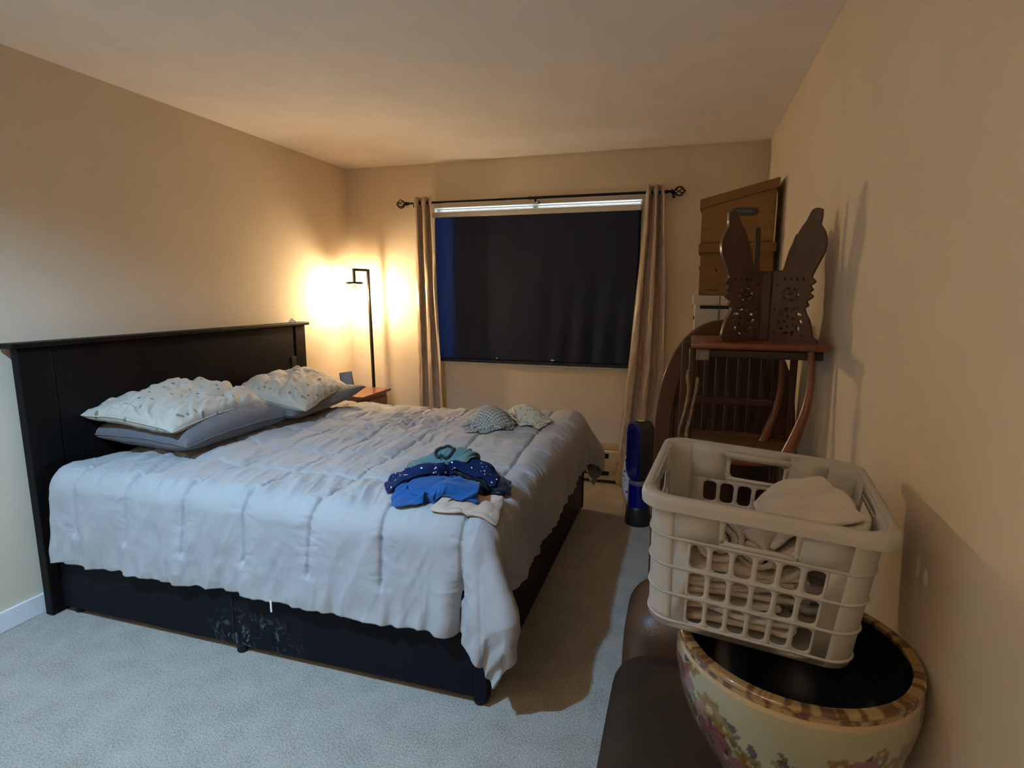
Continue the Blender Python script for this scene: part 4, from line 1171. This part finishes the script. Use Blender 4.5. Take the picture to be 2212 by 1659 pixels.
# ------------------------------------------------------------------ clothes on the bed
GX0, GY0, GR_, GNX, GNY = -1.75, 1.55, .008, 180, 280
def raster(P, base=None, pad=0):
    g = np.full((GNX, GNY), -1.0) if base is None else base.copy()
    # densify
    Q = P
    for _ in range(2):
        m_ = (Q[1:]+Q[:-1])/2; n_ = np.empty((Q.shape[0]*2-1,)+Q.shape[1:]); n_[::2] = Q; n_[1::2] = m_; Q = n_
        m_ = (Q[:,1:]+Q[:,:-1])/2; n_ = np.empty((Q.shape[0], Q.shape[1]*2-1, 3)); n_[:,::2] = Q; n_[:,1::2] = m_; Q = n_
    i = ((Q[...,0]-GX0)/GR_).astype(int).ravel(); j = ((Q[...,1]-GY0)/GR_).astype(int).ravel(); z = Q[...,2].ravel()+pad
    ok = (i >= 0)&(i < GNX)&(j >= 0)&(j < GNY)
    np.maximum.at(g, (i[ok], j[ok]), z[ok]); return g
def sampler(g):
    def f(x, y):
        i = np.clip((x-GX0)/GR_-.5, 0, GNX-1.001); j = np.clip((y-GY0)/GR_-.5, 0, GNY-1.001)
        a = i.astype(int); b = j.astype(int); fx = i-a; fy = j-b
        return (g[a,b]*(1-fx)+g[a+1,b]*fx)*(1-fy)+(g[a,b+1]*(1-fx)+g[a+1,b+1]*fx)*fy
    return f
bedmap = raster(duvetP)
bedmap = np.where(bedmap < .3, .3, bedmap)
gx = GX0+(np.arange(GNX)[:,None]+.5)*GR_; gy = GY0+(np.arange(GNY)[None]+.5)*GR_
def mound(g, cx, cy, rx, ry, h, ang=0):
    dx = (gx-cx)*math.cos(ang)+(gy-cy)*math.sin(ang); dy = -(gx-cx)*math.sin(ang)+(gy-cy)*math.cos(ang)
    q = np.clip(1-(dx/rx)**2-(dy/ry)**2, 0, 1)
    return g+h*q**.7
def garment(name, label, cat, g, c, size, ang, squash, mat, seed, h0=.05, group=None, thick=.003, res=.0125, steps=70, shape=.6, steep=0, bend=.25, tuck=.03, tuck_base=None):
    nu = int(size[0]/res)+1; nv = int(size[1]/res)+1
    U, V = np.meshgrid(np.linspace(-1,1,nu), np.linspace(-1,1,nv), indexing='ij')
    du = U*np.sqrt(1-V*V/2*shape); dv_ = V*np.sqrt(1-U*U/2*shape)
    x = du*size[0]/2*squash[0]; y = dv_*size[1]/2*squash[1]
    x = x+.03*fbm(U*1.6, V*1.6, seed); y = y+.03*fbm(U*1.6+7, V*1.6, seed+1)
    f = sampler(g)
    X = c[0]+x*math.cos(ang)-y*math.sin(ang); Y = c[1]+x*math.sin(ang)+y*math.cos(ang)
    Z = f(X, Y)+h0*(.5+.9*fbm(U*2.6, V*2.6, seed+2)+.5*fbm(U*6, V*6, seed+4)) + .01
    P = np.stack([X, Y, Z], -1)
    P = cloth(P, (size[0]/(nu-1)*.98, size[1]/(nv-1)*.98), steps, lambda x, y: f(x, y)+.004, g=.0009, bend=bend, iters=5)
    if tuck:
        f0 = sampler(tuck_base if tuck_base is not None else g)
        e = np.maximum(np.abs(U), np.abs(V)); t = sstep(.70, 1, e)
        cen = P[...,:2].reshape(-1,2).mean(0); d = P[...,:2]-cen; l = np.linalg.norm(d, axis=-1, keepdims=True)+1e-6
        P[...,:2] -= d/l*(tuck*(t**2))[...,None]
        zb = f0(P[...,0], P[...,1])+.005
        P[...,2] = P[...,2]*(1-t**1.6)+zb*t**1.6+.012*np.sin(np.clip((e-.55)/.45,0,1)*PI)
    g2 = raster(P, g, .003)
    o = grid_obj(name, P, mat, thick=thick, offset=0, sub=1)
    o0 = P.reshape(-1,3).mean(0); o0[2] = P[...,2].min()
    me = o.data; me.transform(Matrix.Translation([-float(q) for q in o0])); o.location = [float(q) for q in o0]
    tag(o, label, cat, group)
    return o, g2
def cloth_mat(name, col, rough=.85, var=.04):
    return simple(name, col, rough, spec=.15, var=var, nscale=10, bump=.25, bscale=500, sheen=.2)
def dots_mat(name, base_, dot, scale, thr, rnd_=1.0):
    m, nt, b = new_mat(name); co = coords(nt, 'Object', (scale,)*3)
    v = N(nt, 'ShaderNodeTexVoronoi', Scale=1.0, Randomness=rnd_); nt.links.new(co, v.inputs['Vector'])
    n = N(nt, 'ShaderNodeTexNoise', Scale=1.3); nt.links.new(co, n.inputs['Vector'])
    r = ramp(nt, [(thr, dot), (thr+.03, base_)], v.outputs['Distance']); nt.links.new(r.outputs[0], b.inputs['Base Color'])
    b.inputs['Roughness'].default_value = .85; b.inputs['Specular IOR Level'].default_value = .15; return m
def check_mat(name, c1, c2, scale):
    m, nt, b = new_mat(name); t = nt.nodes.new('ShaderNodeTexCoord'); mp = nt.nodes.new('ShaderNodeMapping'); mp.inputs['Scale'].default_value = (scale, scale, 1)
    nt.links.new(t.outputs['UV'], mp.inputs[0]); c = N(nt, 'ShaderNodeTexChecker', Scale=1.0); nt.links.new(mp.outputs[0], c.inputs['Vector'])
    c.inputs['Color1'].default_value = (*c1,1); c.inputs['Color2'].default_value = (*c2,1)
    nt.links.new(c.outputs['Color'], b.inputs['Base Color']); b.inputs['Roughness'].default_value = .9; b.inputs['Specular IOR Level'].default_value = .1; return m
b0 = mound(bedmap, -.72, 1.80, .12, .07, .02)
o, g = garment('undergarment', 'white and peach garment at the very bottom of the blue clothes pile', 'clothing', b0, (-.705,1.80), (.36,.24), .25, (.72,.58), cloth_mat('peach_cotton', (.52,.40,.31)), 31, .05, tuck_base=bedmap)
b0 = g; g = mound(g, -.86, 1.86, .20, .11, .055)
o, g = garment('shirt', 'crumpled bright blue shirt at the near edge of the clothes pile', 'clothing', g, (-.845,1.845), (.58,.40), .28, (.62,.56), cloth_mat('blue_jersey', (.012,.085,.27)), 35, .08, bend=.1, tuck_base=b0, tuck=.035)
b0 = g; g = mound(g, -.75, 2.02, .13, .08, .05)
o, g = garment('jersey_top', 'black garment sticking out on the right of the clothes pile', 'clothing', g, (-.715,1.99), (.34,.26), -.30, (.72,.65), cloth_mat('black_jersey', (.008,.010,.018)), 38, .05, tuck_base=b0)
b0 = g; g = mound(g, -.90, 1.99, .22, .10, .05, .4)
o, g = garment('pyjama_shirt', 'navy garment with small white stars in the middle of the clothes pile', 'clothing', g, (-.895,1.985), (.62,.30), .40, (.76,.66), dots_mat('navy_star_print', (.007,.018,.075), (.75,.75,.8), 52, .17), 41, .05, bend=.12, tuck_base=b0)
b0 = g; g = mound(g, -.935, 2.11, .165, .11, .085)
o, g = garment('t_shirt', 'teal grey shirt on top of the blue clothes pile', 'clothing', g, (-.935,2.08), (.56,.46), .15, (.62,.60), cloth_mat('teal_jersey', (.10,.185,.19)), 47, .09, bend=.1, tuck_base=b0, tuck=.04)
tsh = o; f_ = sampler(g); cpts = []
for k in range(28):
    a = 2*PI*k/28; x, y = -.905+.040*math.cos(a), 2.035+.022*math.sin(a)
    cpts.append((x-tsh.location.x, y-tsh.location.y, float(f_(np.array(x), np.array(y)))+.004-tsh.location.z))
bm = bmesh.new(); add_tube(bm, cpts, .006, 8, closed=True); obj('collar', bm, cloth_mat('black_ribbing', (.02,.03,.035)), tsh, smooth=True)
g = mound(bedmap, -1.04, 2.98, .12, .11, .125)
o, g = garment('blanket', 'grey and white checked cloth balled up at the far edge of the bed', 'cloth', g, (-1.045,2.96), (.60,.58), .4, (.48,.48), check_mat('grey_check_cotton', (.50,.48,.41), (.21,.23,.23), 46), 53, .10, res=.0125, bend=.12)
g = mound(g, -.88, 3.16, .14, .08, .10)
o, g = garment('pyjama_shorts', 'cream printed cotton garment crumpled behind the checked cloth', 'clothing', g, (-.89,3.13), (.60,.42), -.1, (.56,.56), dots_mat('cream_olive_print', (.58,.54,.42), (.25,.25,.16), 52, .22), 57, .09, bend=.1)
# ------------------------------------------------------------------ camera, world
cam = bpy.data.cameras.new('camera'); co_ = bpy.data.objects.new('camera', cam); C.objects.link(co_)
R = Matrix(((0.9561704551, -0.0497064775, 0.2885607853), (0.2927939956, 0.1518048025, -0.9440481863), (0.0031203969, 0.9871598493, 0.1597050250)))
co_.matrix_world = Matrix.Translation((0,0,1.443)) @ R.to_4x4()
cam.sensor_fit = 'HORIZONTAL'; cam.sensor_width = 36; cam.lens = 36*1222/2212; cam.clip_start = .02
S.camera = co_
w = bpy.data.worlds.new('world'); S.world = w; w.use_nodes = True
nt = w.node_tree; bg = nt.nodes['Background']
sky = nt.nodes.new('ShaderNodeTexSky'); sky.sky_type = 'HOSEK_WILKIE' ; sky.sun_direction = (.3,-.6,.5); sky.turbidity = 4
nt.links.new(sky.outputs[0], bg.inputs[0]); bg.inputs[1].default_value = 16.0
S.view_settings.view_transform = 'Standard'; S.view_settings.look = 'None'; S.view_settings.gamma = 1
S.view_settings.exposure = 0.9
S.view_settings.use_curve_mapping = False
S.cycles.max_bounces = 10; S.cycles.diffuse_bounces = 6; S.cycles.transparent_max_bounces = 12
